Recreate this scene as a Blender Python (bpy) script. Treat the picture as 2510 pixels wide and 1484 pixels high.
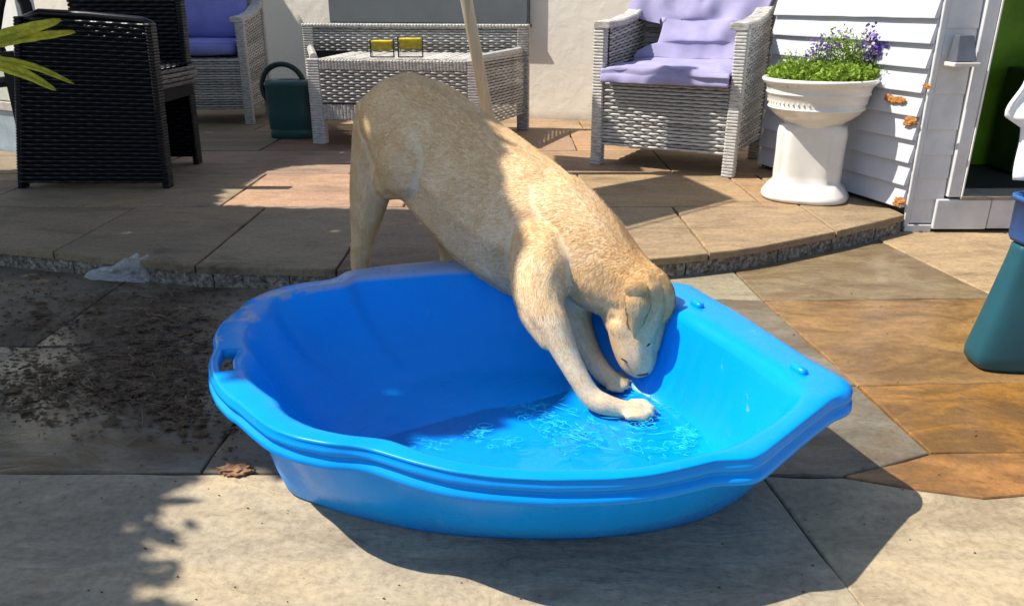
import bpy, bmesh, math, random
import numpy as np
from mathutils import Vector, Matrix, noise
random.seed(7); np.random.seed(7)
S = bpy.context.scene
for o in list(bpy.data.objects): bpy.data.objects.remove(o)
COL = S.collection
R = math.radians

# ------------------------------------------------------------------ camera, light, exposure
FOC, CX, CY, HC = 1900.0, 1254.5, 742.0, 0.80
PITCH = R(21.07); CP, SP = math.cos(PITCH), math.sin(PITCH)
cam = bpy.data.cameras.new('camera'); cam.sensor_width = 36; cam.lens = 36*FOC/2509
cam.clip_start = .02; cam.clip_end = 300
co = bpy.data.objects.new('camera', cam); COL.objects.link(co)
co.location = (0, 0, HC); co.rotation_euler = (R(90)-PITCH, 0, 0); S.camera = co

SUN_EL, SUN_AZ = R(54), R(0)          # elevation, and the way the light travels from +X towards +Y
SD = Vector((math.cos(SUN_EL)*math.cos(SUN_AZ), math.cos(SUN_EL)*math.sin(SUN_AZ), -math.sin(SUN_EL)))
sl = bpy.data.lights.new('sun', 'SUN'); sl.energy = 5.0; sl.angle = R(.55); sl.color = (1, .93, .82)
so = bpy.data.objects.new('sun', sl); COL.objects.link(so)
so.rotation_euler = SD.to_track_quat('-Z', 'Y').to_euler()
W = bpy.data.worlds.new('World'); S.world = W; W.use_nodes = True
nt = W.node_tree; bg = nt.nodes['Background']
sky = nt.nodes.new('ShaderNodeTexSky'); sky.sky_type = 'NISHITA'; sky.sun_disc = False
sky.sun_elevation = SUN_EL; sky.sun_rotation = math.atan2(-SD.x, -SD.y)
nt.links.new(sky.outputs[0], bg.inputs[0]); bg.inputs[1].default_value = .115
S.view_settings.view_transform = 'Standard'; S.view_settings.look = 'None'
S.view_settings.exposure = .55; S.view_settings.gamma = 1
S.render.engine = 'CYCLES'
S.cycles.max_bounces = 8; S.cycles.transparent_max_bounces = 12

# ------------------------------------------------------------------ helpers
def ray(px, py):
    x = (px-CX)/FOC; c = (py-CY)/FOC
    return Vector((x, CP - SP*c, -SP - CP*c))
def atz(px, py, z):
    d = ray(px, py); t = (z-HC)/d.z
    return Vector((d.x*t, d.y*t, z))
def aty(px, py, y):
    d = ray(px, py); t = y/d.y
    return Vector((d.x*t, y, HC+d.z*t))
def link(o, parent=None):
    COL.objects.link(o)
    if parent is not None: o.parent = parent
    return o
def obj(name, me, m=None, parent=None, smooth=False):
    if m is not None and len(me.materials) == 0: me.materials.append(m)
    if smooth:
        for p in me.polygons: p.use_smooth = True
    return link(bpy.data.objects.new(name, me), parent)
def tag(o, label=None, cat=None, group=None, kind=None):
    if label: o['label'] = label
    if cat: o['category'] = cat
    if group: o['group'] = group
    if kind: o['kind'] = kind
    return o
def empty(name, loc=(0, 0, 0), rz=0):
    o = bpy.data.objects.new(name, None); o.location = loc; o.rotation_euler = (0, 0, rz)
    o.empty_display_size = .1
    return link(o)
class MB:
    def __init__(s): s.v = []; s.f = []
    def add(s, vs, fs):
        n = len(s.v); s.v += [tuple(v) for v in vs]; s.f += [tuple(i+n for i in f) for f in fs]
    def box(s, x0, x1, y0, y1, z0, z1, M=None):
        vs = [Vector(p) for p in ((x0,y0,z0),(x1,y0,z0),(x1,y1,z0),(x0,y1,z0),(x0,y0,z1),(x1,y0,z1),(x1,y1,z1),(x0,y1,z1))]
        if M: vs = [M @ v for v in vs]
        s.add(vs, [(0,3,2,1),(4,5,6,7),(0,1,5,4),(1,2,6,5),(2,3,7,6),(3,0,4,7)])
    def tube(s, pts, rad, n=10, cap=True):
        pts = [Vector(p) for p in pts]; k = len(pts)
        if not isinstance(rad, (list, tuple)): rad = [rad]*k
        rings = []; up = Vector((0, 0, 1)); prev = None
        for i, p in enumerate(pts):
            t = (pts[min(i+1, k-1)]-pts[max(i-1, 0)]).normalized()
            if prev is None:
                a = t.orthogonal().normalized()
            else:
                a = (prev - t*prev.dot(t)).normalized()
            prev = a; b = t.cross(a)
            rings.append([p + (a*math.cos(2*math.pi*j/n)+b*math.sin(2*math.pi*j/n))*rad[i] for j in range(n)])
        vs = [v for r in rings for v in r]; fs = []
        for i in range(k-1):
            for j in range(n): fs.append((i*n+j, i*n+(j+1)%n, (i+1)*n+(j+1)%n, (i+1)*n+j))
        if cap: fs.append(tuple(range(n))[::-1]); fs.append(tuple((k-1)*n+j for j in range(n)))
        s.add(vs, fs)
    def rings(s, rr, close=True, capA=False, capB=False):
        n = len(rr[0]); fs = []
        for i in range(len(rr)-1):
            for j in range(n if close else n-1):
                fs.append((i*n+j, i*n+(j+1)%n, (i+1)*n+(j+1)%n, (i+1)*n+j))
        if capA: fs.append(tuple(range(n))[::-1])
        if capB: fs.append(tuple((len(rr)-1)*n+j for j in range(n)))
        s.add([v for r in rr for v in r], fs)
    def mesh(s, name='mesh'):
        me = bpy.data.meshes.new(name); me.from_pydata(s.v, [], s.f); me.update(); return me
def build(mb, name, m, parent=None, smooth=False, bevel=0, segs=2):
    o = obj(name, mb.mesh(name), m, parent, smooth)
    if bevel:
        b = o.modifiers.new('bevel', 'BEVEL'); b.width = bevel; b.segments = segs; b.limit_method = 'ANGLE'; b.angle_limit = R(40)
    return o
def copy_tree(o, parent=None):
    c = o.copy(); COL.objects.link(c)
    if parent is not None: c.parent = parent
    for ch in list(o.children): copy_tree(ch, c)
    return c
def fix_normals(me):
    bm = bmesh.new(); bm.from_mesh(me); bmesh.ops.recalc_face_normals(bm, faces=bm.faces); bm.to_mesh(me); bm.free()
def inpoly(x, y, poly):
    c = False; n = len(poly); j = n-1
    for i in range(n):
        xi, yi = poly[i]; xj, yj = poly[j]
        if (yi > y) != (yj > y) and x < (xj-xi)*(y-yi)/(yj-yi)+xi: c = not c
        j = i
    return c

# ------------------------------------------------------------------ materials
def sup(rx, ry, z, e=4.0, n=40, cx=0, cy=0):
    out = []
    for i in range(n):
        t = 2*math.pi*i/n; c, s = math.cos(t), math.sin(t)
        out.append((cx+rx*math.copysign(abs(c)**(2/e), c), cy+ry*math.copysign(abs(s)**(2/e), s), z))
    return out
class Mat:
    def __init__(s, name, col=(.5,.5,.5), rough=.6, spec=.5, metal=0):
        s.m = bpy.data.materials.new(name); s.m.use_nodes = True
        s.nt = s.m.node_tree; s.b = s.nt.nodes['Principled BSDF']
        s.b.inputs['Base Color'].default_value = (*col, 1); s.b.inputs['Roughness'].default_value = rough
        s.b.inputs['Specular IOR Level'].default_value = spec; s.b.inputs['Metallic'].default_value = metal
    def n(s, t, **k):
        nd = s.nt.nodes.new(t)
        for a, v in k.items(): setattr(nd, a, v)
        return nd
    def l(s, a, b): s.nt.links.new(a, b)
    def coord(s, kind='Object', scale=(1,1,1)):
        tc = s.n('ShaderNodeTexCoord'); mp = s.n('ShaderNodeMapping'); mp.inputs['Scale'].default_value = scale
        s.l(tc.outputs[kind], mp.inputs['Vector']); return mp.outputs[0]
    def wcoord(s, scale=(1,1,1)):
        g = s.n('ShaderNodeNewGeometry'); mp = s.n('ShaderNodeMapping'); mp.inputs['Scale'].default_value = scale
        s.l(g.outputs['Position'], mp.inputs['Vector']); return mp.outputs[0]
    def noise(s, vec, scale=5, detail=6, rough=.6, dist=0):
        n = s.n('ShaderNodeTexNoise'); n.inputs['Scale'].default_value = scale; n.inputs['Detail'].default_value = detail
        n.inputs['Roughness'].default_value = rough; n.inputs['Distortion'].default_value = dist
        s.l(vec, n.inputs['Vector']); return n.outputs['Fac']
    def ramp(s, fac, stops):
        r = s.n('ShaderNodeValToRGB'); e = r.color_ramp.elements
        while len(e) < len(stops): e.new(.5)
        for i, (p, c) in enumerate(stops):
            e[i].position = p; e[i].color = (*c, 1) if len(c) == 3 else c
        s.l(fac, r.inputs[0]); return r.outputs[0]
    def mix(s, fac, a, b, blend='MIX'):
        m = s.n('ShaderNodeMix'); m.data_type = 'RGBA'; m.blend_type = blend
        if isinstance(fac, (int, float)): m.inputs[0].default_value = fac
        else: s.l(fac, m.inputs[0])
        for k, v in ((6, a), (7, b)):
            if isinstance(v, tuple): m.inputs[k].default_value = (*v, 1)
            else: s.l(v, m.inputs[k])
        return m.outputs[2]
    def math(s, op, a, b=0.0):
        m = s.n('ShaderNodeMath'); m.operation = op
        for k, v in ((0, a), (1, b)):
            if isinstance(v, (int, float)): m.inputs[k].default_value = v
            else: s.l(v, m.inputs[k])
        return m.outputs[0]
    def bump(s, h, strength=.3, dist=.01, normal=None):
        b = s.n('ShaderNodeBump'); b.inputs['Strength'].default_value = strength; b.inputs['Distance'].default_value = dist
        s.l(h, b.inputs['Height'])
        if normal is not None: s.l(normal, b.inputs['Normal'])
        s.l(b.outputs[0], s.b.inputs['Normal']); return b.outputs[0]
    def col(s, c): s.l(c, s.b.inputs['Base Color'])
    def rough(s, c): s.l(c, s.b.inputs['Roughness'])

def stone_mat():
    M = Mat('riven_sandstone', rough=.8, spec=.3)
    oi = M.n('ShaderNodeObjectInfo'); v = M.wcoord((1, 2.2, 1)); w = M.wcoord()
    off = M.n('ShaderNodeVectorMath'); off.operation = 'ADD'; M.l(v, off.inputs[0])
    cmb = M.n('ShaderNodeCombineXYZ'); k = M.math('MULTIPLY', oi.outputs['Random'], 17.0); M.l(k, cmb.inputs[0]); M.l(k, cmb.inputs[2])
    M.l(cmb.outputs[0], off.inputs[1]); vv = off.outputs[0]
    n1 = M.noise(vv, 2.2, 5, .6, .6); n2 = M.noise(vv, 9, 8, .65, .9); n3 = M.noise(w, 70, 4, .7); n4 = M.noise(vv, 4.2, 3, .55, 1.6)
    c = oi.outputs['Color']
    t1 = M.ramp(n1, [(.3, (.68,.66,.64)), (.5, (1,1,1)), (.7, (1.18,1.12,1.0))])
    c = M.mix(1.0, c, t1, 'MULTIPLY')
    t2 = M.ramp(n2, [(.33, (.66,.63,.60)), (.5, (1,1,1)), (.66, (1.18,1.16,1.13))])
    c = M.mix(.55, c, t2, 'MULTIPLY')
    t3 = M.ramp(n3, [(.32, (.62,.6,.58)), (.5,(1,1,1)), (.68, (1.22,1.22,1.2))])
    c = M.mix(.6, c, t3, 'MULTIPLY')
    blo = M.ramp(M.noise(vv, 3.4, 7, .65, 1.3), [(.42, (0,0,0)), (.6, (1,1,1))])
    c = M.mix(M.math('MULTIPLY', blo, M.math('MULTIPLY', M.math('SUBTRACT', 1.0, oi.outputs['Alpha']), .8)), c, (.13,.07,.028))
    blo2 = M.ramp(M.noise(vv, 5.5, 5, .6, .8), [(.5, (0,0,0)), (.64, (1,1,1))])
    c = M.mix(M.math('MULTIPLY', blo2, .13), c, (.13,.105,.075))
    # iron-stained veins
    t4 = M.ramp(n4, [(.47, (0,0,0)), (.5, (1,1,1)), (.53, (0,0,0))])
    c = M.mix(M.math('MULTIPLY', t4, .12), c, (.16, .10, .06))
    # dirt trodden over the area by the step and left of the pool
    g = M.n('ShaderNodeNewGeometry'); sep = M.n('ShaderNodeSeparateXYZ'); M.l(g.outputs['Position'], sep.inputs[0])
    dx = M.math('MULTIPLY', M.math('ADD', sep.outputs[0], .95), 1.35); dy = M.math('MULTIPLY', M.math('ADD', sep.outputs[1], -1.75), 1.75)
    dd = M.math('SQRT', M.math('ADD', M.math('MULTIPLY', dx, dx), M.math('MULTIPLY', dy, dy)))
    dirtn = M.math('ADD', M.noise(w, 6, 9, .72, .8), M.math('MULTIPLY', M.math('SUBTRACT', .85, dd), .3))
    dm = M.ramp(dirtn, [(.5, (0,0,0)), (.66, (1,1,1))])
    c = M.mix(M.math('MULTIPLY', dm, .78), c, (.075, .05, .032))
    M.col(c)
    M.rough(M.math('SUBTRACT', M.ramp(n2, [(.3, (.62,)*3), (.7, (.85,)*3)]), M.math('MULTIPLY', M.math('SUBTRACT', 1.0, oi.outputs['Alpha']), .52)))
    wet = M.math('SUBTRACT', 1.0, oi.outputs['Alpha'])
    M.l(M.math('MULTIPLY', wet, M.ramp(n1, [(.35, (.15,)*3), (.6, (.75,)*3)])), M.b.inputs['Coat Weight']); M.b.inputs['Coat Roughness'].default_value = .16
    h = M.math('ADD', M.math('MULTIPLY', n1, .9), M.math('ADD', M.math('MULTIPLY', n2, .5), M.math('MULTIPLY', n3, .08)))
    # stepped riven laminations
    st = M.n('ShaderNodeMath'); st.operation = 'SNAP'; M.l(M.math('ADD', n1, M.math('MULTIPLY', n2, .25)), st.inputs[0]); st.inputs[1].default_value = .07
    h = M.math('ADD', h, M.math('MULTIPLY', st.outputs[0], .8))
    M.bump(h, .75, .014)
    return M.m
STONE = stone_mat()

def simple(name, col, rough=.6, spec=.5, var=.15, scale=12, bump=.15, bd=.003, metal=0, kind='Object', stretch=(1,1,1)):
    M = Mat(name, col, rough, spec, metal)
    v = M.coord(kind, stretch); n = M.noise(v, scale, 7, .62)
    lo = tuple(c*(1-var*1.6) for c in col); hi = tuple(min(1, c*(1+var)) for c in col)
    M.col(M.ramp(n, [(.3, lo), (.68, hi)]))
    if bump: M.bump(n, bump, bd)
    return M.m

def mortar():
    M = Mat('mortar', rough=.95, spec=.2); v = M.wcoord(); n = M.noise(v, 40, 8, .7); n0 = M.noise(v, 3, 4)
    M.col(M.mix(n0, M.ramp(n, [(.3, (.12,.10,.08)), (.7, (.30,.26,.20))]), (.20,.17,.13)))
    M.bump(n, .6, .006); return M.m
MORTAR = mortar()
def kerbm():
    M = Mat('rough_kerb_stone', rough=.9, spec=.25); v = M.wcoord(); n = M.noise(v, 60, 6, .75); v2 = M.noise(v, 7, 4)
    c = M.ramp(n, [(.34, (.05,.043,.036)), (.5, (.24,.205,.17)), (.64, (.52,.47,.40))])
    g = M.n('ShaderNodeNewGeometry'); sep = M.n('ShaderNodeSeparateXYZ'); M.l(g.outputs['Position'], sep.inputs[0])
    moss = M.math('MULTIPLY', M.ramp(v2, [(.5, (0,0,0)), (.62, (1,1,1))]), M.math('LESS_THAN', sep.outputs[0], -1.1))
    M.col(M.mix(M.math('MULTIPLY', moss, .7), c, (.05,.07,.015)))
    M.bump(n, .9, .012); return M.m
KERB = kerbm()
def render_wall():
    M = Mat('cream_render', rough=.85, spec=.25); v = M.wcoord(); n = M.noise(v, 2, 4); n2 = M.noise(v, 26, 7, .6); n3 = M.noise(v, 9, 3, .5, .4)
    c = M.ramp(n, [(.3, (.80,.755,.655)), (.7, (.86,.82,.73))])
    g = M.n('ShaderNodeNewGeometry'); sep = M.n('ShaderNodeSeparateXYZ'); M.l(g.outputs['Position'], sep.inputs[0])
    low = M.ramp(M.math('ADD', sep.outputs[2], M.math('MULTIPLY', n3, .07)), [(.10, (.62,.6,.56)), (.17, (1,1,1))])
    M.col(M.mix(1.0, c, low, 'MULTIPLY'))
    M.bump(M.math('ADD', M.math('MULTIPLY', n2, .35), n3), .35, .012); return M.m
WALL = render_wall()
def wicker(name, c1, c2, c3, rough=.5, spec=.4):
    M = Mat(name, rough=rough, spec=spec); oi = M.n('ShaderNodeObjectInfo')
    v = M.coord('Object', (9, 9, 60)); n = M.noise(v, 4, 4, .6)
    v2 = M.coord('Object', (1,1,1)); n2 = M.noise(v2, 30, 3)
    k = M.math('ADD', n, M.math('MULTIPLY', M.math('SUBTRACT', oi.outputs['Random'], .5), .22))
    c = M.ramp(k, [(.3, c1), (.5, c2), (.66, c3)])
    M.col(M.mix(M.math('MULTIPLY', n2, .3), c, c1)); M.bump(n, .25, .002); return M.m
WICK = wicker('grey_wicker', (.19,.175,.16), (.46,.445,.42), (.64,.63,.605))
BWICK = wicker('black_wicker', (.002,.0025,.005), (.003,.004,.009), (.005,.006,.012), .33, .36)
DARKCORE = simple('dark_frame', (.06,.05,.042), .8, .2)
BLACKCORE = simple('black_core', (.004,.005,.008), .6, .3)

def paint():
    M = Mat('white_weatherboard_paint', rough=.55, spec=.4); w = M.wcoord(); n = M.noise(w, 5, 6, .6); n2 = M.noise(M.wcoord((4,4,40)), 8, 6, .7)
    c = M.ramp(n, [(.3, (.47,.49,.545)), (.7, (.57,.59,.64))])
    ch = M.ramp(M.noise(w, 17, 8, .75, .5), [(.655, (0,0,0)), (.68, (1,1,1))])
    c = M.mix(M.math('MULTIPLY', ch, .7), c, (.42,.33,.24))
    M.col(c); M.bump(n2, .2, .003); return M.m
PAINT = paint()
GPAINT = simple('grey_white_paint', (.60,.61,.62), .5, .4, .12, 7, .12, .002)
def plastic():
    M = Mat('blue_plastic', (.0,.19,.78), .3, .2); w = M.coord(); n = M.noise(w, 3.5, 5, .6); n2 = M.noise(w, 30, 6, .7, .4); n3 = M.noise(w, 9, 7, .7, .6)
    c = M.ramp(n, [(.3, (.0,.26,.82)), (.7, (.0,.31,.90))])
    # dry water marks and grime on the flat of the rim
    g = M.n('ShaderNodeNewGeometry'); sep = M.n('ShaderNodeSeparateXYZ'); M.l(g.outputs['Position'], sep.inputs[0])
    onrim = M.ramp(sep.outputs[2], [(.212, (0,0,0)), (.217, (1,1,1))])
    back = M.ramp(M.math('ADD', sep.outputs[1], M.math('MULTIPLY', sep.outputs[0], -.6)), [(.0, (0,0,0)), (.01, (1,1,1))])
    mk = M.ramp(M.math('ADD', n3, M.math('MULTIPLY', M.math('SUBTRACT', sep.outputs[1], 1.45), .35)), [(.49, (0,0,0)), (.53, (1,1,1))])
    mk = M.math('MULTIPLY', M.math('MULTIPLY', M.math('MULTIPLY', mk, onrim), .75), M.math('LESS_THAN', sep.outputs[0], .1))
    sc = M.ramp(M.noise(M.coord('Object', (14, 2, 4)), 6, 6, .7), [(.66, (0,0,0)), (.72, (1,1,1))])
    c = M.mix(mk, c, (.34,.40,.55)); c = M.mix(M.math('MULTIPLY', sc, .22), c, (.5,.55,.6))
    M.col(c); M.rough(M.ramp(n2, [(.3, (.22,)*3), (.7, (.38,)*3)]))
    M.bump(n2, .06, .002)
    M.b.inputs['Subsurface Weight'].default_value = .0
    return M.m
BLUE = plastic()
CER = simple('glazed_ceramic', (.76,.735,.67), .18, .5, .05, 9, .04, .001)
PURP = simple('lavender_cloth', (.33,.31,.50), .85, .2, .09, 10, .3, .004)
BLUEC = simple('periwinkle_cushion_cloth', (.23,.25,.62), .85, .2, .09, 10, .25, .003)
GREENP = simple('dark_green_plastic', (.022,.085,.085), .42, .45, .15, 6, .05, .001)
TEAL = simple('teal_plastic', (.013,.085,.115), .45, .4, .08, 7, .08, .001)
WOODP = simple('pale_wood_pole', (.50,.46,.34), .55, .35, .12, 6, .12, .002, stretch=(12,12,1))
GREYB = simple('grey_painted_board', (.125,.145,.155), .6, .35, .07, 5, .08, .002)
def leafmat(name, col, var=.35, trans=.35, rough=.5):
    M = Mat(name, col, rough, .35); oi = M.wcoord(); n = M.noise(oi, 60, 3)
    lo = tuple(c*(1-var) for c in col); hi = tuple(min(1, c*(1+var)) for c in col)
    c = M.ramp(n, [(.35, lo), (.65, hi)]); M.col(c)
    tr = M.n('ShaderNodeBsdfTranslucent'); M.l(c, tr.inputs[0]); mx = M.n('ShaderNodeMixShader'); mx.inputs[0].default_value = trans
    M.l(M.b.outputs[0], mx.inputs[1]); M.l(tr.outputs[0], mx.inputs[2]); M.l(mx.outputs[0], M.nt.nodes['Material Output'].inputs[0])
    return M.m
LEAF = leafmat('tree_leaf', (.15,.20,.07), trans=.4)
FOL = leafmat('herb_leaf', (.24,.36,.04), .45, .35)
PALM = leafmat('palm_leaf', (.50,.52,.05), .25, .55)
BARK = simple('bark', (.12,.09,.065), .9, .2, .3, 20, .8, .01, stretch=(6,6,1))
FLOWER = leafmat('violet_petal', (.16,.07,.42), .5, .3)

# ------------------------------------------------------------------ ground and paving
mb = MB(); mb.add([(-40,-40,-.009),(40,-40,-.009),(40,40,-.009),(-40,40,-.009)], [(0,1,2,3)])
GROUND = tag(build(mb, 'ground', MORTAR), kind='structure')

def slab(name, poly, ztop, thick, col, parent, gap=.005, jit=.0016, rag=True):
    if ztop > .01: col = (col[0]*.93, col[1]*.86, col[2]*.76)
    # polygon with slightly uneven riven edges, a worn arris and a flat top
    P = [Vector((x, y)) for x, y in poly]; c = sum(P, Vector((0, 0)))/len(P)
    area = sum(P[i].x*P[(i+1)%len(P)].y-P[(i+1)%len(P)].x*P[i].y for i in range(len(P)))
    if area < 0: P.reverse()
    n = len(P); Q = []
    for i in range(n):      # inset by the joint gap
        a = (P[i]-P[i-1]).normalized(); b = (P[(i+1)%n]-P[i]).normalized()
        na = Vector((-a.y, a.x)); nb = Vector((-b.y, b.x)); m = (na+nb); m = m/max(.3, m.dot(m))*2 if m.length > .01 else na
        Q.append(P[i]+m*gap*.5*1.0)
    E = []
    for i in range(n):
        a, b = Q[i], Q[(i+1)%n]; L = (b-a).length; k = max(1, int(L/.07)); d = (b-a).normalized(); nn = Vector((-d.y, d.x))
        for j in range(k):
            t = j/k; p = a.lerp(b, t)
            if rag and j: p = p + nn*(noise.noise(Vector((p.x*9, p.y*9, 3.1)))*.006+random.uniform(-jit, jit))
            E.append(p)
    m = len(E); z = ztop+random.uniform(-.0012, .0012)
    mb = MB(); r0 = []; r1 = []; r2 = []; r3 = []
    for i, p in enumerate(E):
        d = (E[(i+1)%m]-E[i-1]).normalized(); nn = Vector((-d.y, d.x))
        w = .0035+.003*abs(noise.noise(Vector((p.x*20, p.y*20, 0))))
        q1 = p+nn*w*.35; q2 = p+nn*w
        r0.append((p.x, p.y, z-thick)); r1.append((p.x, p.y, z-.0045)); r2.append((q1.x, q1.y, z-.0015)); r3.append((q2.x, q2.y, z))
    mb.rings([r0, r1, r2, r3], capB=True)
    o = build(mb, name, STONE, parent); o.color = (*col[:3], 1 if len(col) < 4 else col[3])
    return o

# sandstone colours
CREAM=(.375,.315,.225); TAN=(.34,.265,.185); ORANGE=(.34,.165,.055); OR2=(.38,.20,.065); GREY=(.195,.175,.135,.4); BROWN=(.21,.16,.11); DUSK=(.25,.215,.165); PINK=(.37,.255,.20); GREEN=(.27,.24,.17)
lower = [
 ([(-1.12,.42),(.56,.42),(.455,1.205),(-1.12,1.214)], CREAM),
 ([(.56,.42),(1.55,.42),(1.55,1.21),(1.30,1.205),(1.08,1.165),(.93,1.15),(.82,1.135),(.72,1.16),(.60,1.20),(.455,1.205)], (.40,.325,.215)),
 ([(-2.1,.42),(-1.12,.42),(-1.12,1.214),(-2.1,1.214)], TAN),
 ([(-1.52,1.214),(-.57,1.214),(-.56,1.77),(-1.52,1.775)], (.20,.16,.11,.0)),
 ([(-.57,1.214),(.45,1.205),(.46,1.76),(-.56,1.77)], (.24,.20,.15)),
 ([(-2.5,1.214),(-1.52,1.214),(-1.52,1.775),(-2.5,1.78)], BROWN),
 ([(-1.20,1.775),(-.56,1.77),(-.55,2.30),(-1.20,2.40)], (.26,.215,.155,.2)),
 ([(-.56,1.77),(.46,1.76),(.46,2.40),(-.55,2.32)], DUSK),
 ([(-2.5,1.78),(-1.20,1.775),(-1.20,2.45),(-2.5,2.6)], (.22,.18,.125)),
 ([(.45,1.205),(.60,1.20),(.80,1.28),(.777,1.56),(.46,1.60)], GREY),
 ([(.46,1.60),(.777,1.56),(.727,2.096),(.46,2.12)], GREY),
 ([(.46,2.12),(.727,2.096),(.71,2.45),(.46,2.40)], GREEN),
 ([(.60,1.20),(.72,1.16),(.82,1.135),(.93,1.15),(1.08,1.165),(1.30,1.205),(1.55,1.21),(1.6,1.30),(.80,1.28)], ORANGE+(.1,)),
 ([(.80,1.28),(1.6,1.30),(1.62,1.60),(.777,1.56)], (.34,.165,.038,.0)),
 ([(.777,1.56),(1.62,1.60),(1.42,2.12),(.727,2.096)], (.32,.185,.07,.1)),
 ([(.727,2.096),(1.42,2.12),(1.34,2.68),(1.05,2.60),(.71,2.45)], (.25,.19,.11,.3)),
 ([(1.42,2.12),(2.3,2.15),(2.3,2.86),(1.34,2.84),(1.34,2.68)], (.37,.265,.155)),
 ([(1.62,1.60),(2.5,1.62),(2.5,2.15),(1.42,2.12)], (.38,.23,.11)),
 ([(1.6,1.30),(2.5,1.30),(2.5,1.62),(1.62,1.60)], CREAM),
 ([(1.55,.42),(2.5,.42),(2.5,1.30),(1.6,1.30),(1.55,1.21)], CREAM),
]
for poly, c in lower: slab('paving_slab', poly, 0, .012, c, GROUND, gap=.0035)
for i in range(9):        # paving carries on towards and behind the camera and to the sides
    for j in range(4):
        x0 = -4.6+i*1.02; y0 = -2.2+j*.655
        slab('paving_slab', [(x0,y0),(x0+1.02,y0),(x0+1.02,y0+.655),(x0,y0+.655)], 0, .012, random.choice([CREAM,TAN,DUSK,GREEN]), GROUND)
for i in range(4):
    for j in range(3):
        x0 = 2.5+i*.8; y0 = .42+j*.8
        slab('paving_slab', [(x0,y0),(x0+.8,y0),(x0+.8,y0+.8),(x0,y0+.8)], 0, .012, random.choice([CREAM,TAN,ORANGE]), GROUND)

# raised patio with its curved front
KP = [(-5.2,3.3),(-3.4,2.86),(-2.4,2.58),(-1.67,2.40),(-.94,2.20),(-.477,2.165),(.0,2.19),(.487,2.285),(.766,2.38),(1.118,2.577),(1.46,2.80)]
def yk(x):
    for (a, b), (c, d) in zip(KP, KP[1:]):
        if x <= c: return b+(d-b)*(x-a)/(c-a)
    return KP[-1][1]+(x-KP[-1][0])*.6
PZ = .07
mb = MB(); xs = [-5.2+i*.1 for i in range(67)]
fr = [(x, yk(x)+.035) for x in xs]
n = len(fr)
mb.add([(x,y,-.01) for x,y in fr]+[(x,y,PZ-.026) for x,y in fr]+[(x,8.5,-.01) for x,y in fr]+[(x,8.5,PZ-.026) for x,y in fr],
       [(i,i+1,n+i+1,n+i) for i in range(n-1)]+[(n+i,n+i+1,3*n+i+1,3*n+i) for i in range(n-1)])
PATIO = tag(build(mb, 'patio', MORTAR), kind='structure')
kx = [-4.4,-3.4,-2.75,-2.1,-1.45,-.95,-.52,.12,.62,1.118,1.46]
pc = [BROWN,TAN,DUSK,(.30,.245,.18),(.27,.225,.17),(.30,.26,.20),(.27,.215,.18),(.33,.26,.18),(.345,.265,.18),(.34,.27,.185),(.36,.21,.11)]
backs = 2.93
for i, (a, b) in enumerate(zip(kx, kx[1:])):
    k = max(2, int((b-a)/.09)); fe = [(a+(b-a)*j/k, yk(a+(b-a)*j/k)) for j in range(k+1)]
    bk = backs if b < 1.3 else 3.25
    bka = max(backs, yk(a)+.3); bkb = max(bk, yk(b)+.3)
    if b < -2: bka = bkb = 3.4
    if a >= 1.1: bka = bkb = 3.2
    slab('patio_slab', fe+[(b, bkb), (a, bka)], PZ, .024, pc[i], PATIO, gap=.007)
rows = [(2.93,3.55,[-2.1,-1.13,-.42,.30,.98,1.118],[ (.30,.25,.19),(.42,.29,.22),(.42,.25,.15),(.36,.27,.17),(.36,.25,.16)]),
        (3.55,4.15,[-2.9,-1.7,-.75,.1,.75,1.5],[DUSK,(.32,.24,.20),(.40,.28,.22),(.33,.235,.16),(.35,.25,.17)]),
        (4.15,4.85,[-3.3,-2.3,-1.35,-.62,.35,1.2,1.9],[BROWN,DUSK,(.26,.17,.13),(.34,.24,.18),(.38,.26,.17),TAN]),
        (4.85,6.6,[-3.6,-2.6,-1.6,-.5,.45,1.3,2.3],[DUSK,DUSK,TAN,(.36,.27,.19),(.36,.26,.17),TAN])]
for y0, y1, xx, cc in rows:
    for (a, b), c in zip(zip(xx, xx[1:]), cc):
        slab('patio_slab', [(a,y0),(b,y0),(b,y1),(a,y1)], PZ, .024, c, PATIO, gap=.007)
for (a,b,c,d) in ((-4.4,-2.9,3.4,4.15),(-2.9,-2.1,3.4,3.55),(-4.6,-3.3,4.15,4.85),(-4.8,-3.6,4.85,6.6),(1.118,1.46,3.2,3.55)):
    slab('patio_slab', [(a,c),(b,c),(b,d),(a,d)], PZ, .024, TAN, PATIO, gap=.007)
# kerb blocks under the nosing
x = -4.4
while x < 1.44:
    w = random.uniform(.2, .34); x1 = min(1.455, x+w); k = 8
    mb = MB(); rr = []
    for j in range(k+1):
        xx = x+.002+(x1-x-.004)*j/k; y = yk(xx)
        rr.append([(xx, y+.012+.006*noise.noise(Vector((xx*30, h*50, 1))), -.012+h) for h in (0, .02, .04, .056)]+[(xx, y+.06, .044), (xx, y+.06, -.012)])
    mb.rings(rr, capA=True, capB=True)
    o = build(mb, 'kerb_block', KERB, PATIO); fix_normals(o.data)
    x = x1

# ------------------------------------------------------------------ cream house wall
WA = Vector((-1.9, 6.22)); WB = Vector((.51, 5.27)); WD = (WB-WA).normalized(); WN = Vector((WD.y, -WD.x))
wrz = math.atan2(WD.y, WD.x)
def onwall(s, off, z): p = WA+WD*s+WN*off; return Vector((p.x, p.y, z))
wall = empty('house_wall', (WA.x, WA.y, 0), wrz)
tag(wall, 'cream rendered house wall running behind the wicker garden furniture', 'wall')
mb = MB(); mb.box(-2.6, 5.2, 0, .25, 0, 2.7); build(mb, 'wall_face', WALL, wall)
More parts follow.
